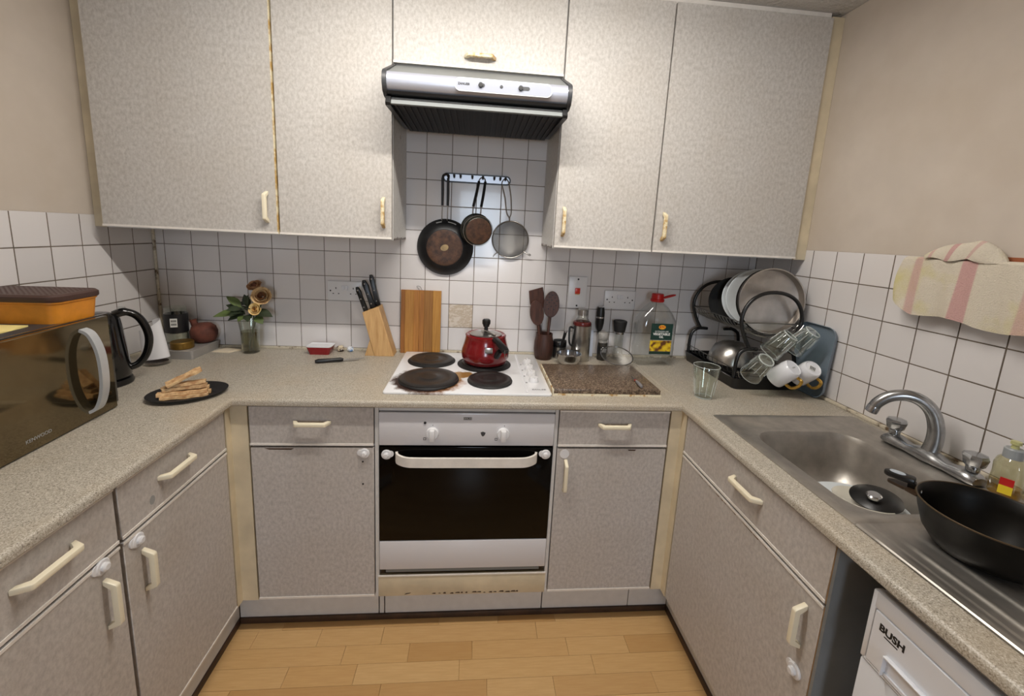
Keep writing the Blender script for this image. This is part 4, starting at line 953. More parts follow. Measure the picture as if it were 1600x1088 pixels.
stood_plate('dinner_plate', 'black plate standing upright in the rack behind the white plates', (2.466, -0.176, WT+0.3145), (-0.42,-1,0.1), 0.104, 'black_matt')
MT['china'] = plain('white_china', (214,220,224), 0.2, coat=0.3)
stood_plate('dinner_plate', 'white plate in the rack next to the black plate', (2.508, -0.228, WT+0.336), (-0.40,-1,0.1), 0.118, 'china')
stood_plate('dinner_plate', 'white plate in the rack pressed against the steel tray', (2.512, -0.254, WT+0.340), (-0.38,-1,0.1), 0.121, 'china')
t = thing('baking_tin', 'round steel tin with deep rim standing in the dish rack', 'tin', (2.507, -0.326, WT+0.341))
M = axis_m((0,0,0), (-0.10,-1,0.10)) @ Matrix.Scale(0.88, 4)
bm = BM(); lathe(bm, [(0,0), (0.136,0), (0.140,0.004), (0.144,0.034), (0.147,0.035), (0.147,0.037), (0.142,0.037), (0.137,0.006), (0,0.003)], 60, M); obj('tin', bm, plain('dull_steel', (176,170,164), 0.36, 0.9, var=0.08, scale=14), t)
bm = BM(); lathe(bm, [(0.0,-0.006), (0.140,-0.006), (0.1445,0.006), (0.1445,0.008), (0.1365,-0.0004), (0,-0.0004)], 60, M); obj('back_coating', bm, 'black_matt', t)
t = thing('mixing_bowl', 'steel bowl upside down on the lower tier of the rack', 'bowl', (2.470, -0.205, WT+0.050))
bm = BM(); lathe(bm, [(0.093,0.0), (0.0955,0.002), (0.092,0.004), (0.088,0.032), (0.070,0.070), (0.042,0.088), (0,0.092), (0,0.090), (0.041,0.086), (0.068,0.068), (0.086,0.031), (0.090,0.003)], 48); obj('bowl', bm, 'steel', t)
def cup_m(base, opening):
    b, o = Vector(base), Vector(opening); return axis_m((0,0,0), o-b), b
def mug(label, base, opening, hang, r=0.041, L=0.092):
    M, b = cup_m(base, opening)
    t = thing('mug', label, 'mug', tuple(b))
    bm = BM(); lathe(bm, [(0,0.002), (r*0.74,0.002), (r*0.80,0.0), (r*0.90,0.004), (r*0.99,0.020), (r,L-0.002), (r*0.985,L), (r*0.94,L-0.002), (r*0.92,0.012), (0,0.006)], 40, M); obj('cup', bm, 'white_enamel', t)
    bm = BM(); tube(bm, [M @ v for v in spline([(r*0.97*math.cos(hang), r*0.97*math.sin(hang), 0.020), (1.45*r*math.cos(hang), 1.45*r*math.sin(hang), 0.018), (1.72*r*math.cos(hang), 1.72*r*math.sin(hang), 0.040), (1.55*r*math.cos(hang), 1.55*r*math.sin(hang), 0.066), (r*0.97*math.cos(hang), r*0.97*math.sin(hang), 0.072)], 6)], 0.0056, 8); obj('handle', bm, 'mug_gold', t)
    return t, M
MT['mug_gold'] = plain('gold_glaze', (190,150,70), 0.25, 0.6)
def ang_for(M, want):
    """angle on the cup at which its handle points towards the wanted direction"""
    w = M.to_3x3().inverted() @ Vector(want); return math.atan2(w.y, w.x)
b1, o1 = CUPS['m1']
M1, _ = cup_m(b1, o1); mg, MM = mug('white mug with gold handle upside down, left of the two', b1, o1, ang_for(M1, (0.55,-0.45,-0.7)), 0.0365, 0.088)
bm = BM(); tube(bm, spline([(-0.011,0.003,0.0012), (-0.007,-0.002,0.0012), (-0.003,0.003,0.0012), (0.001,-0.003,0.0012), (0.005,0.002,0.0012), (0.010,-0.002,0.0012)], 4), 0.0007, 5, M=MM); obj('squiggle_print', bm, 'text_grey', mg)
b2, o2 = CUPS['m2']
M2_, _ = cup_m(b2, o2); mg, MM = mug('white mug with gold handle and barcode sticker on its base', b2, o2, ang_for(M2_, (0.45,-0.55,-0.7)), 0.0355, 0.084)
bm = BM(); M3 = MM @ Matrix.Translation((0.004,0.0,0.0016)) @ Matrix.Rotation(0.6, 4, 'Z'); box(bm, -0.011, 0.011, -0.009, 0.009, -0.0022, 0.0, M=M3); st = obj('sticker', bm, 'text_white', mg)
bm = BM()
for i in range(4): box(bm, -0.009+0.005*i, -0.0065+0.005*i, -0.007, 0.007, -0.0028, -0.0022, M=M3)
obj('barcode', bm, 'text_dark', st)
def rack_glass(label, base, opening):
    M, b = cup_m(base, opening); return tumbler(label, M, 0.029, 0.039, 0.100, tuple(b))
rack_glass('upside-down glass hanging against the middle of the black front frame', *CUPS['g1'])
rack_glass('upside-down glass hanging in front of the blue-grey tray', *CUPS['g2'])
rack_glass('upside-down glass left of the white mugs', *CUPS['g3'])
bm = BM(); MT['tray_blue'] = plain('tray_blue_grey', (112,126,138), 0.3)
t = thing('serving_tray', 'blue-grey plastic tray leaning on the right wall tiles', 'tray', (2.640, -0.432, WT), rot=(0, math.radians(3.5), 0))
Mt = Matrix.Rotation(PI/2, 4, 'Z') @ RX90 @ Matrix.Rotation(math.radians(8), 4, 'Z') 
bm = BM()
def tl(w, h, r, z): return [(x, y+0.137, z) for x, y in rrect(w, h, r, 7)]
loft(bm, [tl(0.158,0.262,0.035,-0.006), tl(0.172,0.272,0.038,0.010), tl(0.166,0.268,0.036,0.010), tl(0.154,0.258,0.033,-0.003)], True, True, Matrix.Rotation(PI/2, 4, 'Z') @ Matrix.Rotation(PI/2, 4, 'X') @ Matrix.Rotation(PI, 4, 'Y')); obj('tray', bm, 'tray_blue', t)

# ------------------------------------------------------------------ sink
t = thing('sink', 'stainless steel inset sink with single bowl and ribbed drainer', 'sink', (0, 0, WT))
bm = BM(); YS = -1.172; zr = 0.003
cx, cy = (SX0+SX1)/2, (SY0+YS)/2; w, h = SX1-SX0, SY0-YS
bx_, by_ = 2.352, -0.946; bw, bh = 0.336, 0.396
loops = [rect_loop(w, h, 0.004, -0.001, cx, cy), rect_loop(w, h, 0.004, zr, cx, cy), rect_loop(w-0.012, h-0.012, 0.004, zr+0.002, cx, cy), rect_loop(w-0.05, h-0.05, 0.03, zr+0.0015, cx, cy), rect_loop(w-0.062, h-0.062, 0.035, zr-0.003, cx, cy)]
for ins, z in ((0.0, zr-0.003), (0.006, zr-0.006), (0.012, -0.018), (0.022, -0.10), (0.034, -0.132), (0.052, -0.148), (0.09, -0.156)):
    loops.append(rect_loop(bw-2*ins, bh-2*ins, max(0.075-ins*0.4, 0.03), z, bx_, by_))
loft(bm, loops, False, True); obj('bowl', bm, 'sink_steel', t)
bm = BM(); nx, ny = 180, 14; G = []
for j in range(ny+1):
    row = []; fy = j/ny; y = YS - 0.0005 + (SY1-YS+0.0005)*fy
    for i in range(nx+1):
        u = i/nx; x = SX0+(SX1-SX0)*u; z = zr
        e = min(u*w, (1-u)*w, (1-fy)*(YS-SY1)+0.0)
        e = min(u*w, (1-u)*w)
        q = u*w
        z = zr-0.001 if e < 0.004 else zr+0.0012 if e < 0.016 else zr-0.0012+0.0024*min(1, max(0, (0.030-e)/0.014)) if e < 0.030 else zr+0.0003 if e < 0.038 else zr-0.003
        if j in (0, ny): z = zr-0.001 if e < 0.004 else zr+0.001
        elif 0.05 < q < 0.44 and 1 < j < ny-1: z += 0.0036*max(0, math.sin((q-0.05)*2*PI/0.046))**2
        row.append(bm.verts.new((x, y, z)))
    G.append(row)
for j in range(ny):
    for i in range(nx): bm.faces.new((G[j][i], G[j][i+1], G[j+1][i+1], G[j+1][i]))
obj('drainer', bm, 'sink_steel', t)
bm = BM(); lathe(bm, [(0,-0.1555), (0.035,-0.1555), (0.036,-0.1535), (0.028,-0.153), (0,-0.1545)], 28, Matrix.Translation((bx_,by_,0))); obj('waste', bm, 'chrome', t)

t = thing('mixer_tap', 'chrome bridge mixer tap with swan-neck spout and two faceted knobs', 'tap', (2.585, -0.930, WT+0.0052))
bm = BM(); MS = Matrix.Identity(4)
loops = []
for y, wx, hz in ((-0.118,0.020,0.018), (-0.108,0.026,0.026), (-0.085,0.026,0.030), (-0.05,0.022,0.020), (-0.025,0.025,0.028), (0.0,0.028,0.036), (0.025,0.025,0.028), (0.05,0.022,0.020), (0.085,0.026,0.030), (0.108,0.026,0.026), (0.118,0.020,0.018)):
    loops.append([(wx*math.cos(a)*1.0, y, max(0, hz*(0.35+0.65*math.sin(a))) if math.sin(a) > -0.4 else 0) for a in [2*PI*i/20 for i in range(20)]])
loft(bm, loops); obj('bridge', bm, 'chrome_old', t)
sp = spline([(0.0,0.0,0.025), (0.004,-0.002,0.055), (0.002,0.0,0.095), (-0.010,0.008,0.135), (-0.032,0.021,0.160), (-0.060,0.038,0.168), (-0.088,0.055,0.158), (-0.106,0.066,0.138), (-0.114,0.071,0.120)], 7)
bm = BM(); tube(bm, sp, [0.019-0.0055*(i/(len(sp)-1)) for i in range(len(sp))], 20); spt = obj('spout', bm, 'chrome_old', t)
e = sp[-1]; bm = BM(); lathe(bm, [(0.0,0.0), (0.0142,0.0), (0.0148,0.004), (0.0148,0.018), (0.012,0.020), (0.009,0.016), (0,0.016)], 20, axis_m(e+Vector((0.001,-0.001,0.003)), (-0.25,0.16,-0.9))); obj('nozzle', bm, 'chrome', spt)
for y in (0.098, -0.098):
    bm = BM(); lathe(bm, [(0,0.028), (0.013,0.028), (0.014,0.040), (0.012,0.044)], 20, Matrix.Translation((0,y,0)))
    lathe(bm, [(0.015,0.040), (0.021,0.046), (0.0255,0.066), (0.022,0.072), (0.012,0.075), (0,0.075)], 8, Matrix.Translation((0,y,0)) @ Matrix.Rotation(0.3, 4, 'Z')); obj('knob', bm, plain('clear_chrome_knob', (176,178,180), 0.12, 0.9), t)

# dishes in the bowl
MT['cream_china'] = plain('cream_china', (214,210,196), 0.25, coat=0.2)
bm = BM(); lathe(bm, plate_prof(0.114, 0.016), 52, axis_m((0,0,0), (-0.04,0.06,1))); tag(obj('dinner_plate', bm, 'china', None, (2.376, -0.955, WT-0.128)), 'white dinner plate lying in the sink bowl', 'plate')
bm = BM(); lathe(bm, [(0,0), (0.040,0), (0.062,0.012), (0.072,0.018), (0.071,0.020), (0.060,0.015), (0.038,0.004), (0,0.003)], 44, axis_m((0,0,0), (0.03,0.12,1))); tag(obj('saucer', bm, 'cream_china', None, (2.398, -0.955, WT-0.114)), 'small cream dish on the white plate in the sink', 'dish')
t = thing('pan_lid', 'black pan lid with shiny knob lying in the sink', 'lid', (2.412, -0.968, WT-0.086), rot=(math.radians(4), math.radians(-10), 0))
bm = BM(); lathe(bm, [(0.053,0.0), (0.0555,0.002), (0.055,0.004), (0.043,0.012), (0.020,0.016), (0,0.0165), (0,0.014), (0.039,0.009), (0.046,0.002)], 44); obj('lid', bm, 'black', t)
bm = BM(); lathe(bm, [(0,0.016), (0.008,0.016), (0.009,0.022), (0.016,0.026), (0.0165,0.032), (0.013,0.035), (0,0.035)], 24, Matrix.Translation((-0.022,-0.014,-0.003))); obj('knob', bm, 'chrome', t)

MT['wok'] = plain('wok_black', (15,13,10), 0.42, 0.0, var=0.4, scale=24, spec=0.18)
t = thing('deep_frying_pan', 'deep black frying pan with riveted handle on the drainer', 'pan', (2.311, -1.262, WT+0.0042))
bm = BM(); lathe(bm, [(0,0), (0.062,0), (0.074,0.005), (0.090,0.028), (0.100,0.060), (0.1045,0.082), (0.106,0.084), (0.1045,0.086), (0.101,0.083), (0.096,0.060), (0.086,0.030), (0.070,0.008), (0,0.004)], 60); obj('pan_body', bm, 'wok', t)
bm = BM(); tube(bm, [(0.1052*math.cos(a), 0.1052*math.sin(a), 0.0848) for a in [2*PI*i/60 for i in range(60)]], 0.0017, 6, True); obj('rim', bm, plain('worn_rim', (84,68,48), 0.35, 0.4), t)
hd = Vector((-0.56, 0.83, 0)).normalized(); sd = Vector((-hd.y, hd.x, 0))
def hp_(s, q, z): v = hd*s+sd*q; return (v.x, v.y, z)
bm = BM(); out = [(0.100,-0.030), (0.118,-0.017), (0.140,-0.012), (0.150,-0.004), (0.148,0.006), (0.120,0.014), (0.100,0.028)]
Mh = Matrix(((hd.x, sd.x, 0, 0), (hd.y, sd.y, 0, 0), (0, 0, 1, 0), (0, 0, 0, 1)))
prism(bm, out, 0.074, 0.0795, Mh, 0.0015, 1); fg = obj('handle_bracket', bm, plain('brown_bracket', (64,48,34), 0.4, 0.2), t)
bm = BM(); prism(bm, [(0.108,-0.013), (0.128,-0.015), (0.152,-0.011), (0.158,0.002), (0.150,0.013), (0.126,0.014), (0.108,0.011)], 0.0885, 0.100, Mh, 0.004, 2); box(bm, 0.106, 0.118, -0.006, 0.006, 0.0795, 0.091, M=Mh); hg = obj('handle', bm, 'black', t)
bm = BM(); lathe(bm, [(0,0), (0.013,0), (0.0125,0.0012), (0,0.0015)], 24, Mh @ Matrix.Translation((0.136,0.0,0.0998)), 1.0, 0.62); obj('thumb_pad', bm, plain('grey_pad', (170,178,186), 0.35), hg)
for q in (-0.014, 0.014):
    bm = BM(); lathe(bm, [(0,0), (0.0045,0), (0.0035,0.002), (0,0.0025)], 14, axis_m(hp_(0.0985, q, 0.070), -hd)); obj('rivet', bm, 'steel', t)

t = thing('soap_bottle', 'clear washing-up liquid bottle with grey cap behind the drainer', 'bottle', (2.597, -1.085, WT+0.0052))
bm = BM(); lathe(bm, [(0,0), (0.022,0), (0.026,0.004), (0.027,0.030), (0.025,0.055), (0.026,0.075), (0.022,0.090), (0.017,0.095), (0,0.095)], 32, None, 0.85, 1.1); obj('bottle_body', bm, thin_glass('soap_plastic', (238,236,214), 0.15, 0.08), t)
bm = BM(); lathe(bm, [(0,0.002), (0.0245,0.003), (0.0255,0.010), (0.0262,0.028), (0,0.028)], 32, None, 0.84, 1.09); obj('liquid', bm, thin_glass('yellow_soap', (240,214,110), 0.05), t)
bm = BM(); lathe(bm, [(0,0.0952), (0.0165,0.0952), (0.0165,0.116), (0.014,0.119), (0,0.119)], 24); cp_ = obj('cap', bm, plain('grey_cap', (150,154,156), 0.35), t)
bm = BM(); lathe(bm, [(0,0.119), (0.007,0.119), (0.006,0.127), (0.0095,0.129), (0.009,0.136), (0,0.137)], 18); obj('nozzle', bm, plain('olive_nozzle', (186,184,128), 0.35), cp_)
bm = BM(); box(bm, -0.0275, -0.0265, -0.014, 0.008, 0.034, 0.052, M=Matrix.Rotation(0.5, 4, 'Z')); lb = obj('label', bm, 'red', t)
bm = BM(); box(bm, -0.0275, -0.0265, -0.014, 0.008, 0.014, 0.034, M=Matrix.Rotation(0.5, 4, 'Z')); obj('label_band', bm, plain('label_yellow', (226,196,40), 0.4), lb)

# ------------------------------------------------------------------ washing machine
MT['wm_white'] = plain('machine_white', (224,226,231), 0.25, coat=0.2)
t = thing('washing_machine', 'white front-loading washing machine under the drainer', 'washing machine', (2.094, -1.268, 0), -PI/2)
bm = BM(); box(bm, 0, 0.597, 0.018, 0.56, 0.01, 0.842, 0.006); obj('body', bm, 'wm_white', t)
bm = BM(); box(bm, 0, 0.0098, 0.0, 0.0175, 0.700, 0.842, 0.002); box(bm, 0.2022, 0.597, 0.0, 0.0175, 0.700, 0.842, 0.002); box(bm, 0.006, 0.21, 0.0, 0.0175, 0.8102, 0.842, 0.002); box(bm, 0.006, 0.21, 0.0, 0.0175, 0.700, 0.7038); wf = obj('control_panel', bm, 'wm_white', t)
bm = BM(); box(bm, 0, 0.597, 0.002, 0.0175, 0.10, 0.697, 0.004); obj('front', bm, 'wm_white', t)
bm = BM(); box(bm, 0, 0.597, 0.006, 0.0175, 0.01, 0.097, 0.003); obj('kick_panel', bm, 'wm_white', t)
bm = BM(); box(bm, 0.0118, 0.2002, -0.0012, 0.0170, 0.7056, 0.8084, 0.0006, seg=1); dw = obj('detergent_drawer', bm, 'wm_white', wf)
bm = BM(); box(bm, 0.045, 0.047, -0.010, -0.0012, 0.709, 0.745); box(bm, 0.167, 0.169, -0.010, -0.0012, 0.709, 0.745); box(bm, 0.045, 0.169, -0.010, -0.0012, 0.745, 0.748, 0.001); box(bm, 0.047, 0.167, -0.0040, -0.0012, 0.709, 0.715); rc = obj('drawer_grip', bm, 'wm_white', dw)
text('lettering', 'BUSH', 0.0185, 'text_black', dw, Matrix.Translation((0.046,-0.0014,0.785)) @ RX90, 0.0003, True)
bm = BM(); box(bm, 0.034, 0.058, -0.0016, -0.0012, 0.7735, 0.7755); obj('logo_underline', bm, 'text_black', dw)
bm = BM(); lathe(bm, [(0.0,0.0), (0.17,0.0), (0.175,0.01), (0.165,0.025), (0.13,0.028), (0.115,0.012), (0,0.006)], 44, axis_m((0.30,0.002,0.40), (0,-1,0))); obj('porthole', bm, 'chrome_old', t)

# ------------------------------------------------------------------ microwave corner
mwr = math.radians(93.8)
t = thing('microwave', 'black microwave oven with mirrored door and silver bow handle', 'microwave', (0.309, -0.616, WT), mwr)
MT['mw_glass'] = plain('mirror_glass', (124,112,88), 0.07, 0.92, var=0.1, scale=5)
bm = BM(); box(bm, -0.46, 0.0, 0.016, 0.284, 0.010, 0.272, 0.004); obj('body', bm, 'dark_grey', t)
bm = BM(); box(bm, -0.46, 0.002, 0.006, 0.0158, 0.008, 0.274, 0.002); obj('front_frame', bm, plain('glossy_black', (30,28,26), 0.12, coat=0.5), t)
bm = BM(); box(bm, -0.46, -0.026, -0.010, 0.0058, 0.004, 0.272, 0.0015, seg=1); dg_ = obj('door', bm, 'mw_glass', t)
hpth = spline([(-0.112,-0.010,0.252), (-0.110,-0.028,0.238), (-0.110,-0.043,0.195), (-0.110,-0.047,0.140), (-0.110,-0.043,0.085), (-0.110,-0.028,0.040), (-0.112,-0.010,0.026)], 6)
loops = []
for i, p in enumerate(hpth):
    a = hpth[max(i-1, 0)]; b = hpth[min(i+1, len(hpth)-1)]; tn = (b-a).normalized(); nn = Vector((0, tn.z, -tn.y))
    loops.append([p+nn*0.004+Vector((-0.012,0,0)), p+nn*0.004+Vector((0.012,0,0)), p-nn*0.004+Vector((0.012,0,0)), p-nn*0.004+Vector((-0.012,0,0))])
bm = BM(); loft(bm, loops); obj('handle', bm, plain('handle_silver', (190,192,194), 0.35, 0.3), dg_)
text('lettering', 'KENWOOD', 0.012, 'text_grey', dg_, Matrix.Translation((-0.262,-0.0102,0.030)) @ RX90, 0.0003)
bm = BM()
for x in (-0.42, -0.04):
    for y in (0.05, 0.25): cyl(bm, 0.012, 0.0, 0.0102, c=(x, y), n=14)
obj('foot', bm, 'black', t)
MZ = WT+0.2722
t = thing('storage_box', 'orange plastic food box with brown textured lid on the microwave', 'box', (0.190, -0.703, MZ), math.radians(3))
MT['orange'] = plain('orange_plastic', (206,132,38), 0.4, var=0.05); MT['lid_brown'] = plain('brown_lid', (70,48,42), 0.45)
bm = BM(); loft(bm, [rect_loop(0.212,0.128,0.022,0.0), rect_loop(0.222,0.138,0.024,0.050), rect_loop(0.228,0.144,0.026,0.052), rect_loop(0.228,0.144,0.026,0.056)]); obj('tub', bm, 'orange', t)
bm = BM(); loft(bm, [rect_loop(0.232,0.148,0.027,0.0565), rect_loop(0.236,0.152,0.028,0.060), rect_loop(0.236,0.152,0.028,0.070), rect_loop(0.226,0.142,0.025,0.075)]); ld = obj('lid', bm, 'lid_brown', t)
bm = BM()
for i in range(18):
    for j in range(11):
        x = -0.102+0.012*i; y = -0.060+0.012*j; lathe(bm, [(0.0048,0.0749), (0.0, 0.0766)], 4, Matrix.Translation((x, y, 0)))
st_ = obj('lid_texture', bm, 'lid_brown', ld); st_['kind'] = 'stuff'
bm = BM(); nx, ny = 12, 8; G = []
for j in range(ny+1):
    row = []
    for i in range(nx+1):
        u, v = i/nx, j/ny
        p = Vector((0.262,-0.790,0))*(1-u)*(1-v) + Vector((0.100,-0.795,0))*u*(1-v) + Vector((0.120,-0.90,0))*u*v + Vector((0.272,-0.860,0))*(1-u)*v
        row.append((p.x, p.y, MZ+0.0036+0.0028*math.sin(u*9+v*3)*math.sin(v*7)))
    G.append(row)
top = [[bm.verts.new(p) for p in r] for r in G]; bot = [[bm.verts.new((p[0], p[1], p[2]-0.003 if False else MZ+0.0002)) for p in r] for r in G]
for j in range(ny):
    for i in range(nx):
        bm.faces.new((top[j][i], top[j][i+1], top[j+1][i+1], top[j+1][i])); bm.faces.new((bot[j][i], bot[j+1][i], bot[j+1][i+1], bot[j][i+1]))
for j in range(ny):
    for i in (0, nx): bm.faces.new((top[j][i], top[j+1][i], bot[j+1][i], bot[j][i]))
for i in range(nx):
    for j in (0, ny): bm.faces.new((top[j][i], top[j][i+1], bot[j][i+1], bot[j][i]))
tag(obj('cleaning_cloth', bm, plain('yellow_cloth', (232,214,140), 0.85, bmp=0.4, scale=200)), 'yellow cleaning cloth on the microwave in front of the orange box', 'cloth')

t = thing('kettle', 'glossy black electric kettle with looped handle behind the microwave', 'kettle', (0.138, -0.462, WT))
bm = BM(); lathe(bm, [(0,0), (0.074,0), (0.076,0.006), (0.072,0.018), (0,0.020)], 40); obj('power_base', bm, 'black', t)
MT['kettle'] = plain('kettle_black', (13,13,14), 0.16, coat=0.4)
bm = BM(); lathe(bm, [(0,0.0205), (0.066,0.0205), (0.072,0.030), (0.071,0.060), (0.066,0.12), (0.060,0.18), (0.056,0.215), (0.050,0.230), (0.030,0.238), (0,0.240)], 44); obj('body', bm, 'kettle', t)
bm = BM(); hv = Vector((0.80,0.60,0)).normalized()
def hk(s, z): return (hv.x*s, hv.y*s, z)
tube(bm, spline([hk(0.040,0.228), hk(0.068,0.236), hk(0.098,0.218), hk(0.117,0.175), hk(0.121,0.130), hk(0.110,0.085), hk(0.088,0.055), hk(0.064,0.046)], 6), [0.016]*7+[0.014]*36, 14, flat=0.85); kh = obj('handle', bm, 'kettle', t)
bm = BM(); lathe(bm, [(0,0), (0.014,0), (0.013,0.002), (0,0.0025)], 20, axis_m(hk(0.060,0.251), (0.05,0.0,1)), 1.0, 0.6); obj('switch', bm, 'text_grey', kh)

# curled white sheet and low glass
bm = BM(); n = 26; lo_, hi_ = [], []
for i in range(n+1):
    a = math.radians(-150 + 250*i/n); r0 = 0.046; r1 = 0.036; 
    top = 0.150+0.022*math.sin(a+0.9)
    lo_.append(((r0)*math.cos(a)*1.0, r0*0.62*math.sin(a), 0.022 + 0.006*math.cos(a))); hi_.append((-0.022+r1*math.cos(a), r1*0.62*math.sin(a)+0.012, top))
L0 = [bm.verts.new(p) for p in lo_]; L1 = [bm.verts.new(p) for p in hi_]; K0 = [bm.verts.new((p[0]*0.965, p[1]*0.965, p[2])) for p in lo_]; K1 = [bm.verts.new((p[0]*0.965-0.0006, p[1]*0.965+0.0006, p[2])) for p in hi_]
for i in range(n):
    bm.faces.new((L0[i], L0[i+1], L1[i+1], L1[i])); bm.faces.new((K0[i], K1[i], K1[i+1], K0[i+1]))
    bm.faces.new((L1[i], L1[i+1], K1[i+1], K1[i])); bm.faces.new((L0[i], K0[i], K0[i+1], L0[i+1]))
for i in (0, n): bm.faces.new((L0[i], L1[i], K1[i], K0[i]))
sh = thing('paper_roll', 'curled white card sheet on a low glass dish behind the kettle', 'card', (0.147, -0.245, WT))
obj('sheet', bm, plain('white_sheet', (226,226,230), 0.5), sh)
bm = BM(); lathe(bm, [(0,0), (0.040,0), (0.044,0.004), (0.046,0.015), (0.044,0.015), (0.041,0.005), (0,0.003)], 36); obj('glass_dish', bm, 'glass', sh)
bm = BM(); lathe(bm, [(0,0.0032), (0.036,0.0045), (0.036,0.010), (0,0.010)], 30); obj('dark_residue', bm, plain('coffee', (50,34,26), 0.4), sh)

t = thing('plastic_tray', 'clear grey plastic box lid lying flat in the worktop corner', 'tray', (0.152, -0.104, WT))
bm = BM(); loft(bm, [rect_loop(0.176,0.172,0.006,0.0), rect_loop(0.182,0.180,0.008,0.034), rect_loop(0.178,0.176,0.007,0.035)], True, True); obj('lid', bm, plain('smoky_plastic', (150,146,142), 0.2, coat=0.3), t)
TZ = WT+0.0352
t = thing('storage_jar', 'glass jar with black label and white barcode in the corner', 'jar', (0.104, -0.062, TZ))
bm = BM(); lathe(bm, [(0,0), (0.036,0), (0.0405,0.005), (0.0405,0.128), (0.038,0.136), (0.0385,0.150), (0.0365,0.150), (0.036,0.136), (0.0385,0.126), (0.0385,0.007), (0,0.004)], 36); obj('jar', bm, 'glass_green', t)
bm = BM(); lathe(bm, [(0.0407,0.046), (0.0411,0.046), (0.0411,0.124), (0.0407,0.124)], 36); lb = obj('label', bm, plain('jar_label', (24,24,27), 0.45), t)
bm = BM(); Mj = Matrix.Rotation(math.radians(22), 4, 'Z'); box(bm, -0.012, 0.012, -0.0419, -0.0411, 0.072, 0.108, M=Mj); bc = obj('barcode_patch', bm, 'text_white', lb)
bm = BM()
for z in (0.079, 0.093):
    for i in range(5): box(bm, -0.0085+0.0037*i, -0.0063+0.0037*i, -0.0423, -0.0419, z, z+0.009, M=Mj)
obj('barcode', bm, 'text_dark', bc)
bm = BM(); lathe(bm, [(0,0.005), (0.037,0.008), (0.037,0.044), (0,0.044)], 30); obj('contents', bm, plain('pale_contents', (176,170,160), 0.6), t)
t = thing('clay_pot', 'round rust-brown clay pot with a short spout on the clear tray', 'pot', (0.203, -0.050, TZ))
MT['clay'] = plain('brown_clay', (92,50,38), 0.8, var=0.2, scale=30)
bm = BM(); lathe(bm, [(0,0), (0.024,0), (0.040,0.010), (0.049,0.030), (0.050,0.048), (0.043,0.068), (0.028,0.080), (0.012,0.083), (0,0.083)], 40); obj('pot', bm, 'clay', t)
bm = BM(); lathe(bm, [(0.013,0), (0.012,0.020), (0.0145,0.028), (0.012,0.028), (0.010,0.020), (0.010,0.0)], 20, axis_m((-0.030,-0.006,0.070), (-0.25,-0.05,1))); obj('spout', bm, 'clay', t)
bm = BM(); lathe(bm, [(0,0), (0.037,0), (0.0395,0.003), (0.0395,0.026), (0.037,0.029), (0,0.029)], 40, None); 
tag(obj('jar_lid', bm, plain('brass_lid', (134,104,48), 0.35, 0.7, var=0.1), None, (0.178, -0.148, TZ)), 'gold metal jar lid lying on the clear tray', 'lid')
bm = BM(); prism(bm, [(0.248,-0.082), (0.318,-0.088), (0.350,-0.046), (0.276,-0.022)], 0.0, 0.0025); prism(bm, [(0.252,-0.080), (0.316,-0.086), (0.346,-0.047), (0.278,-0.026)], 0.0025, 0.0045)
tag(obj('paper_napkin', bm, plain('napkin', (222,208,184), 0.8), None, (0, 0, WT)), 'folded cream paper napkin beside the vase', 'napkin')

# vase and roses
t = thing('vase', 'glass vase of murky water holding three wilted roses', 'vase', (0.398, -0.066, WT))
bm = BM(); lathe(bm, [(0,0), (0.032,0), (0.0345,0.004), (0.035,0.05), (0.037,0.095), (0.044,0.145), (0.042,0.145), (0.035,0.095), (0.033,0.05), (0.032,0.012), (0,0.010)], 36); obj('glass', bm, 'glass_green', t)
bm = BM(); lathe(bm, [(0,0.0105), (0.0315,0.0125), (0.0325,0.05), (0.0343,0.092), (0,0.092)], 32); obj('water', bm, thin_glass('murky_water', (206,200,156), 0.03), t)
def petal(bm, c, ax, ang, r, h, spread, curl):
    nu, nv = 5, 5; vs = []
    for i in range(nv+1):
        v = i/nv; row = []
        for j in range(nu+1):
            u = (j/nu-0.5)*spread; rr = r*(0.35+0.65*math.sin(min(1, v*1.15)*PI/2)) + curl*max(0, v-0.7)*r*2.2
            z = h*v*(1-0.25*(2*abs(j/nu-0.5))**2*v)
            row.append(bm.verts.new((rr*math.cos(ang+u), rr*math.sin(ang+u), z)))
        vs.append(row)
    for i in range(nv):
        for j in range(nu): bm.faces.new((vs[i][j], vs[i][j+1], vs[i+1][j+1], vs[i+1][j]))
    allv = [v for r_ in vs for v in r_]; tf(bm, allv, axis_m(c, ax))
def leaf_mesh(bm, p, d, up, L, w):
    d = Vector(d).normalized(); s = d.cross(Vector(up)).normalized(); n_ = s.cross(d); prof = [0.05, 0.55, 0.9, 1.0, 0.85, 0.5, 0.03]; rows = []
    for i, q in enumerate(prof):
        v = i/(len(prof)-1); c = Vector(p)+d*L*v - n_*0.25*L*v*v
        rows.append([bm.verts.new(c-s*w*q/2+n_*0.10*w*q), bm.verts.new(c-n_*0.0), bm.verts.new(c+s*w*q/2+n_*0.10*w*q)])
    for a, b in zip(rows[:-1], rows[1:]):
        for k in range(2): bm.faces.new((a[k], a[k+1], b[k+1], b[k]))
    ex = bmesh.ops.extrude_face_region(bm, geom=list({f for r in rows for v in r for f in v.link_faces}))
    bmesh.ops.translate(bm, vec=n_*0.0008, verts=[g for g in ex['geom'] if isinstance(g, bmesh.types.BMVert)])
MT['stem'] = plain('rose_stem', (70,82,46), 0.6); MT['leaf_dark'] = plain('rose_leaf', (50,60,40), 0.5, var=0.2, scale=40); MT['leaf_light'] = plain('pale_rose_leaf', (92,108,60), 0.5, var=0.15, scale=40)
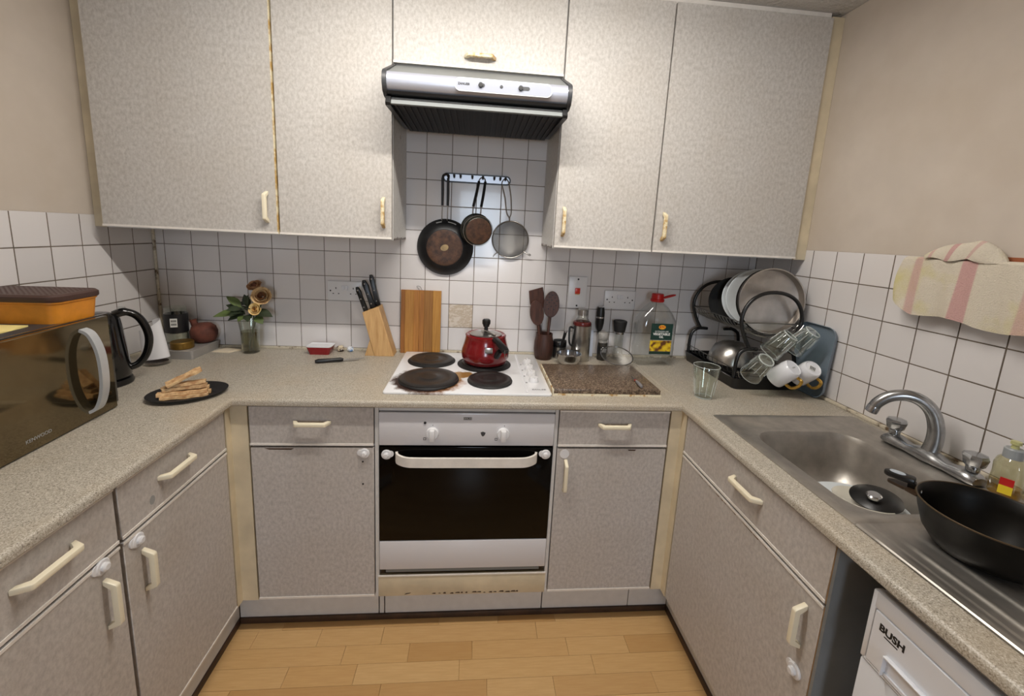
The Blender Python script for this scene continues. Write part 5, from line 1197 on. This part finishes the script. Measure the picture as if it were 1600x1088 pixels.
def rose(label, head, ax, R, outer_c, inner_c, base, leaves):
    t = thing('rose', label, 'flower', (0.398, -0.066, WT+0.0125), group='wilted roses in the vase')
    h = Vector(head)-Vector((0.398,-0.066,WT+0.0125)); b = Vector(base); ax = Vector(ax).normalized()
    bm = BM(); tube(bm, spline([b, b*0.3+h*0.4+Vector((0,0,0.01)), h-ax*R*0.75], 6), 0.0022, 6); obj('stem', bm, 'stem', t)
    mo = stained('petal_'+label[:6], outer_c, inner_c, 0.7, 0.52, 0.72, 50); mi = plain('petal_in_'+label[:6], inner_c, 0.7, var=0.25, scale=60)
    hm = BM(); 
    for i in range(4): petal(hm, h-ax*R*0.75, ax, i*1.7, R*0.45, R*1.45, 2.2, 0.0)
    hdo = obj('flower_head', hm, mi, t)
    for ring, (rr, k, hh, cu) in enumerate(((0.72, 5, 1.4, 0.15), (1.0, 6, 1.2, 0.35))):
        for i in range(k):
            bm = BM(); petal(bm, h-ax*R*0.75, ax, i*2*PI/k+ring*0.5, R*rr, R*hh*(0.9+0.2*random.random()), 1.5, cu)
            bmesh.ops.solidify(bm, geom=bm.faces, thickness=0.0006); obj('petal', bm, mo, hdo)
    for p, d, L, w, m in leaves:
        bm = BM(); leaf_mesh(bm, Vector(p)-Vector((0.398,-0.066,WT+0.0125)), d, (0,-0.6,1), L, w); obj('leaf', bm, m, t)
random.seed(5)
LD, LL = 'leaf_dark', 'leaf_light'
rose('brown wilted rose, topmost of the three in the vase', (0.425, -0.060, 1.180), (-0.15,-0.7,0.8), 0.0235, (186,140,100), (122,80,58), (0.008,0.006,0.0),
     [((0.385,-0.075,1.075), (-1,-0.1,0.55), 0.075, 0.042, LD), ((0.380,-0.085,1.070), (-1,-0.3,0.05), 0.105, 0.046, LL), ((0.390,-0.088,1.064), (-0.7,-0.6,-0.12), 0.060, 0.038, LD), ((0.395,-0.06,1.09), (-0.25,-0.1,1), 0.055, 0.032, LD), ((0.37,-0.07,1.09), (-0.75,-0.2,0.9), 0.070, 0.036, LL)])
rose('large tan wilted rose facing the room, middle one in the vase', (0.460, -0.080, 1.142), (0.2,-0.9,0.35), 0.031, (224,192,142), (148,102,66), (-0.004,-0.010,0.0),
     [((0.410,-0.090,1.064), (0.3,-0.85,-0.10), 0.055, 0.036, LD), ((0.425,-0.075,1.075), (1,-0.2,-0.05), 0.075, 0.046, LD), ((0.43,-0.08,1.055), (0.7,-0.5,-0.3), 0.050, 0.036, LL), ((0.404,-0.085,1.082), (-0.05,-0.7,0.75), 0.046, 0.036, LD), ((0.385,-0.09,1.085), (-0.6,-0.6,0.2), 0.055, 0.04, LD)])
rose('small pale yellow rose, lowest of the three in the vase', (0.446, -0.106, 1.092), (-0.1,-1,0.15), 0.021, (238,212,150), (204,158,90), (-0.012,0.008,0.0),
     [((0.40,-0.092,1.060), (-0.15,-0.95,-0.08), 0.050, 0.034, LL), ((0.384,-0.098,1.082), (-0.45,-0.9,-0.15), 0.050, 0.036, LD), ((0.400,-0.080,1.100), (0.1,-0.4,0.9), 0.048, 0.034, LD), ((0.390,-0.090,1.070), (-0.2,-0.8,0.3), 0.050, 0.038, LD), ((0.374,-0.056,1.098), (-0.9,0.25,0.05), 0.050, 0.034, LD), ((0.385,-0.07,1.06), (-0.8,0.1,0.3), 0.06, 0.036, LD), ((0.415,-0.09,1.075), (0.0,-0.6,0.6), 0.045, 0.034, LD)])

# plate of sticks
t = thing('oval_plate', 'black oval plate near the left worktop edge holding pale sticks', 'plate', (0.452, -0.545, WT), math.radians(30))
bm = BM(); lathe(bm, [(0,0), (0.060,0), (0.072,0.003), (0.104,0.012), (0.106,0.0135), (0.103,0.0145), (0.072,0.006), (0,0.0045)], 52, None, 1.0, 0.80); obj('plate', bm, 'black_matt', t)
def stick(label, a, b, w, h, roll=0.0):
    a, b = Vector(a), Vector(b); d = b-a; L = d.length
    bm = BM(); k = 6; loops = []
    for i in range(k+1):
        s = 0.86+0.28*random.random(); q = L*i/k; jz = (random.random()-0.5)*h*0.2
        loops.append([(q, -w*s/2, jz-h*s/2), (q, w*s/2, jz-h*s/2), (q, w*s*0.45, jz+h*s/2), (q, -w*s*0.42, jz+h*s/2)])
    M = Matrix.Rotation(math.atan2(d.y, d.x), 4, 'Z') @ Matrix.Rotation(-math.atan2(d.z, math.hypot(d.x, d.y)), 4, 'Y') @ Matrix.Rotation(roll, 4, 'X')
    loft(bm, loops, True, True, M); o = obj('wood_stick', bm, 'stick', None, (a.x+0.024, a.y, a.z)); tag(o, label, 'stick', 'pale sticks on the black plate')
PZ2 = WT+0.006
random.seed(9)
stick('lowest front stick of the pile on the black plate', (0.386,-0.606,PZ2+0.0055), (0.496,-0.560,PZ2+0.0055), 0.017, 0.0095)
stick('lowest middle stick of the pile on the black plate', (0.376,-0.586,PZ2+0.0055), (0.490,-0.535,PZ2+0.0055), 0.017, 0.0095)
stick('lowest back stick of the pile on the black plate', (0.366,-0.562,PZ2+0.0055), (0.470,-0.512,PZ2+0.0055), 0.017, 0.0095)
stick('pale stick on the second layer, towards the front of the plate', (0.374,-0.600,PZ2+0.0160), (0.492,-0.556,PZ2+0.0160), 0.018, 0.0095)
stick('pale stick on the second layer, towards the tiles', (0.370,-0.574,PZ2+0.0160), (0.480,-0.526,PZ2+0.0160), 0.018, 0.0095)
stick('pale stick on the third layer of the pile', (0.384,-0.588,PZ2+0.0268), (0.486,-0.545,PZ2+0.0300), 0.020, 0.009)
stick('short pale stick just under the slanting ones', (0.398,-0.578,PZ2+0.0375), (0.480,-0.540,PZ2+0.0415), 0.022, 0.009)
stick('dark-edged pale stick leaning behind the topmost one', (0.372,-0.578,PZ2+0.0250), (0.448,-0.528,PZ2+0.0720), 0.013, 0.007)
stick('flat pale stick slanting on top of the pile', (0.396,-0.590,PZ2+0.043), (0.470,-0.543,PZ2+0.082), 0.024, 0.006, 0.4)

# ------------------------------------------------------------------ towel on the right wall
t = thing('towel_rail', 'terracotta brown wall rail behind the hanging towel', 'rail', (XR, -0.95, 1.418))
bm = BM(); box(bm, -0.032, -0.020, -0.27, 0.22, -0.014, 0.016, 0.004); obj('bar', bm, plain('terracotta', (150,84,48), 0.5), t)
bm = BM(); box(bm, -0.0045, -0.0006, -0.27, 0.20, -0.02, 0.036, 0.001); obj('backboard', bm, plain('terracotta_c', (150,84,48), 0.5), t)
for y in (-0.24, 0.19):
    bm = BM(); box(bm, -0.021, -0.0040, y-0.012, y+0.012, -0.014, 0.0, 0.003); obj('bracket', bm, plain('terracotta_b', (150,84,48), 0.5), t)
def towel_mat():
    m, nt, b = new_mat('tea_towel'); b.inputs['Roughness'].default_value = 0.9
    tc = nd(nt, 'ShaderNodeTexCoord'); uvm = nd(nt, 'ShaderNodeAttribute'); uvm.attribute_name = 'cloth'
    sp = nd(nt, 'ShaderNodeSeparateXYZ'); nt.links.new(uvm.outputs['Vector'], sp.inputs[0])
    st = [(0.0, (0,0,0,1)), (0.075, (0,0,0,1)), (0.085, (0.75,)*3+(1,)), (0.12, (0.75,)*3+(1,)), (0.13, (0,0,0,1)), (0.345, (0,0,0,1)), (0.352, (1,1,1,1)), (0.425, (1,1,1,1)), (0.432, (0,0,0,1)), (0.66, (0,0,0,1)), (0.67, (0.7,)*3+(1,)), (0.72, (0.7,)*3+(1,)), (0.73, (0,0,0,1))]
    band = ramp(nt, sp.outputs[0], st)
    f = noise(nt, tc.outputs['Object'], 9, 3)
    c = mixc(nt, ramp(nt, f, [(0.48, (0,0,0,1)), (0.66, (0.8,)*3+(1,))]), lin((220,210,192)), lin((212,202,138)))
    c = mixc(nt, band, c, lin((206,164,158)))
    nt.links.new(c, b.inputs['Base Color'])
    bump(nt, b, noise(nt, coords(nt, (1,1,2.2)), 260, 2, 0.6), 0.9, 0.004); return m
MT['towel'] = towel_mat()
def sheet(bm, f, nu, nv, thick=0.003, attr=None):
    P = [[Vector(f(i/nu, j/nv)) for i in range(nu+1)] for j in range(nv+1)]
    lay = bm.verts.layers.float_vector.get('cloth') or bm.verts.layers.float_vector.new('cloth')
    def nrm(j, i):
        a = P[j][min(i+1,nu)]-P[j][max(i-1,0)]; b = P[min(j+1,nv)][i]-P[max(j-1,0)][i]; return a.cross(b).normalized()
    T, B = [], []
    for j in range(nv+1):
        tr, br_ = [], []
        for i in range(nu+1):
            n_ = nrm(j, i)*thick/2; v1 = bm.verts.new(P[j][i]+n_); v2 = bm.verts.new(P[j][i]-n_); v1[lay] = v2[lay] = (i/nu, j/nv, 0); tr.append(v1); br_.append(v2)
        T.append(tr); B.append(br_)
    for j in range(nv):
        for i in range(nu):
            bm.faces.new((T[j][i], T[j][i+1], T[j+1][i+1], T[j+1][i])); bm.faces.new((B[j][i], B[j+1][i], B[j+1][i+1], B[j][i+1]))
    for j in range(nv):
        for i in (0, nu): bm.faces.new((T[j][i], T[j+1][i], B[j+1][i], B[j][i]))
    for i in range(nu):
        for j in (0, nv): bm.faces.new((T[j][i], T[j][i+1], B[j][i+1], B[j][i]))
t = thing('tea_towel', 'cream tea towel with pink stripes draped over the wall rail', 'towel', (XR, -0.72, 1.418))
def drape(u, v):
    # u along the wall (0 = far end), v: 0 bottom front hem -> over the bar -> 1 rear hem
    y = -0.002-0.44*u; fold = 0.006*math.sin(u*19+0.6)+0.004*math.sin(u*41+v*2)
    hem = -0.135-0.006*math.sin(u*14)-0.016*u + (0.028*max(0, 1-u*9))
    if v < 0.62:
        q = v/0.62; return (-0.042-fold*(1-q)-0.006*(1-q), y+0.010*math.sin(q*3)*(1-u*8 if u < 0.12 else 0), hem*(1-q)+0.016*q)
    if v < 0.78:
        q = (v-0.62)/0.16; a = PI*q; return (-0.0265-0.0155*math.cos(a), y, 0.016+0.008*math.sin(a))
    q = (v-0.78)/0.22; return (-0.011, y, 0.016-0.012*q)
bm = BM(); sheet(bm, drape, 70, 30, 0.0035); obj('cloth', bm, 'towel', t)
def bunch(u, v):
    y = -0.062-0.15*u; a = -0.3+v*(PI+0.6); hgt = 0.052*math.sin(PI*min(1, u*0.93+0.07))**0.7*(0.7+0.5*u)
    return (-0.031-0.017*math.cos(a)-0.003*math.sin(u*17+v*4), y-0.03*math.sin(a)*u, 0.022+hgt*max(0, math.sin(a))+0.004*math.sin(u*11))
bm = BM(); sheet(bm, bunch, 30, 18, 0.0035); obj('bunched_fold', bm, 'towel', t)
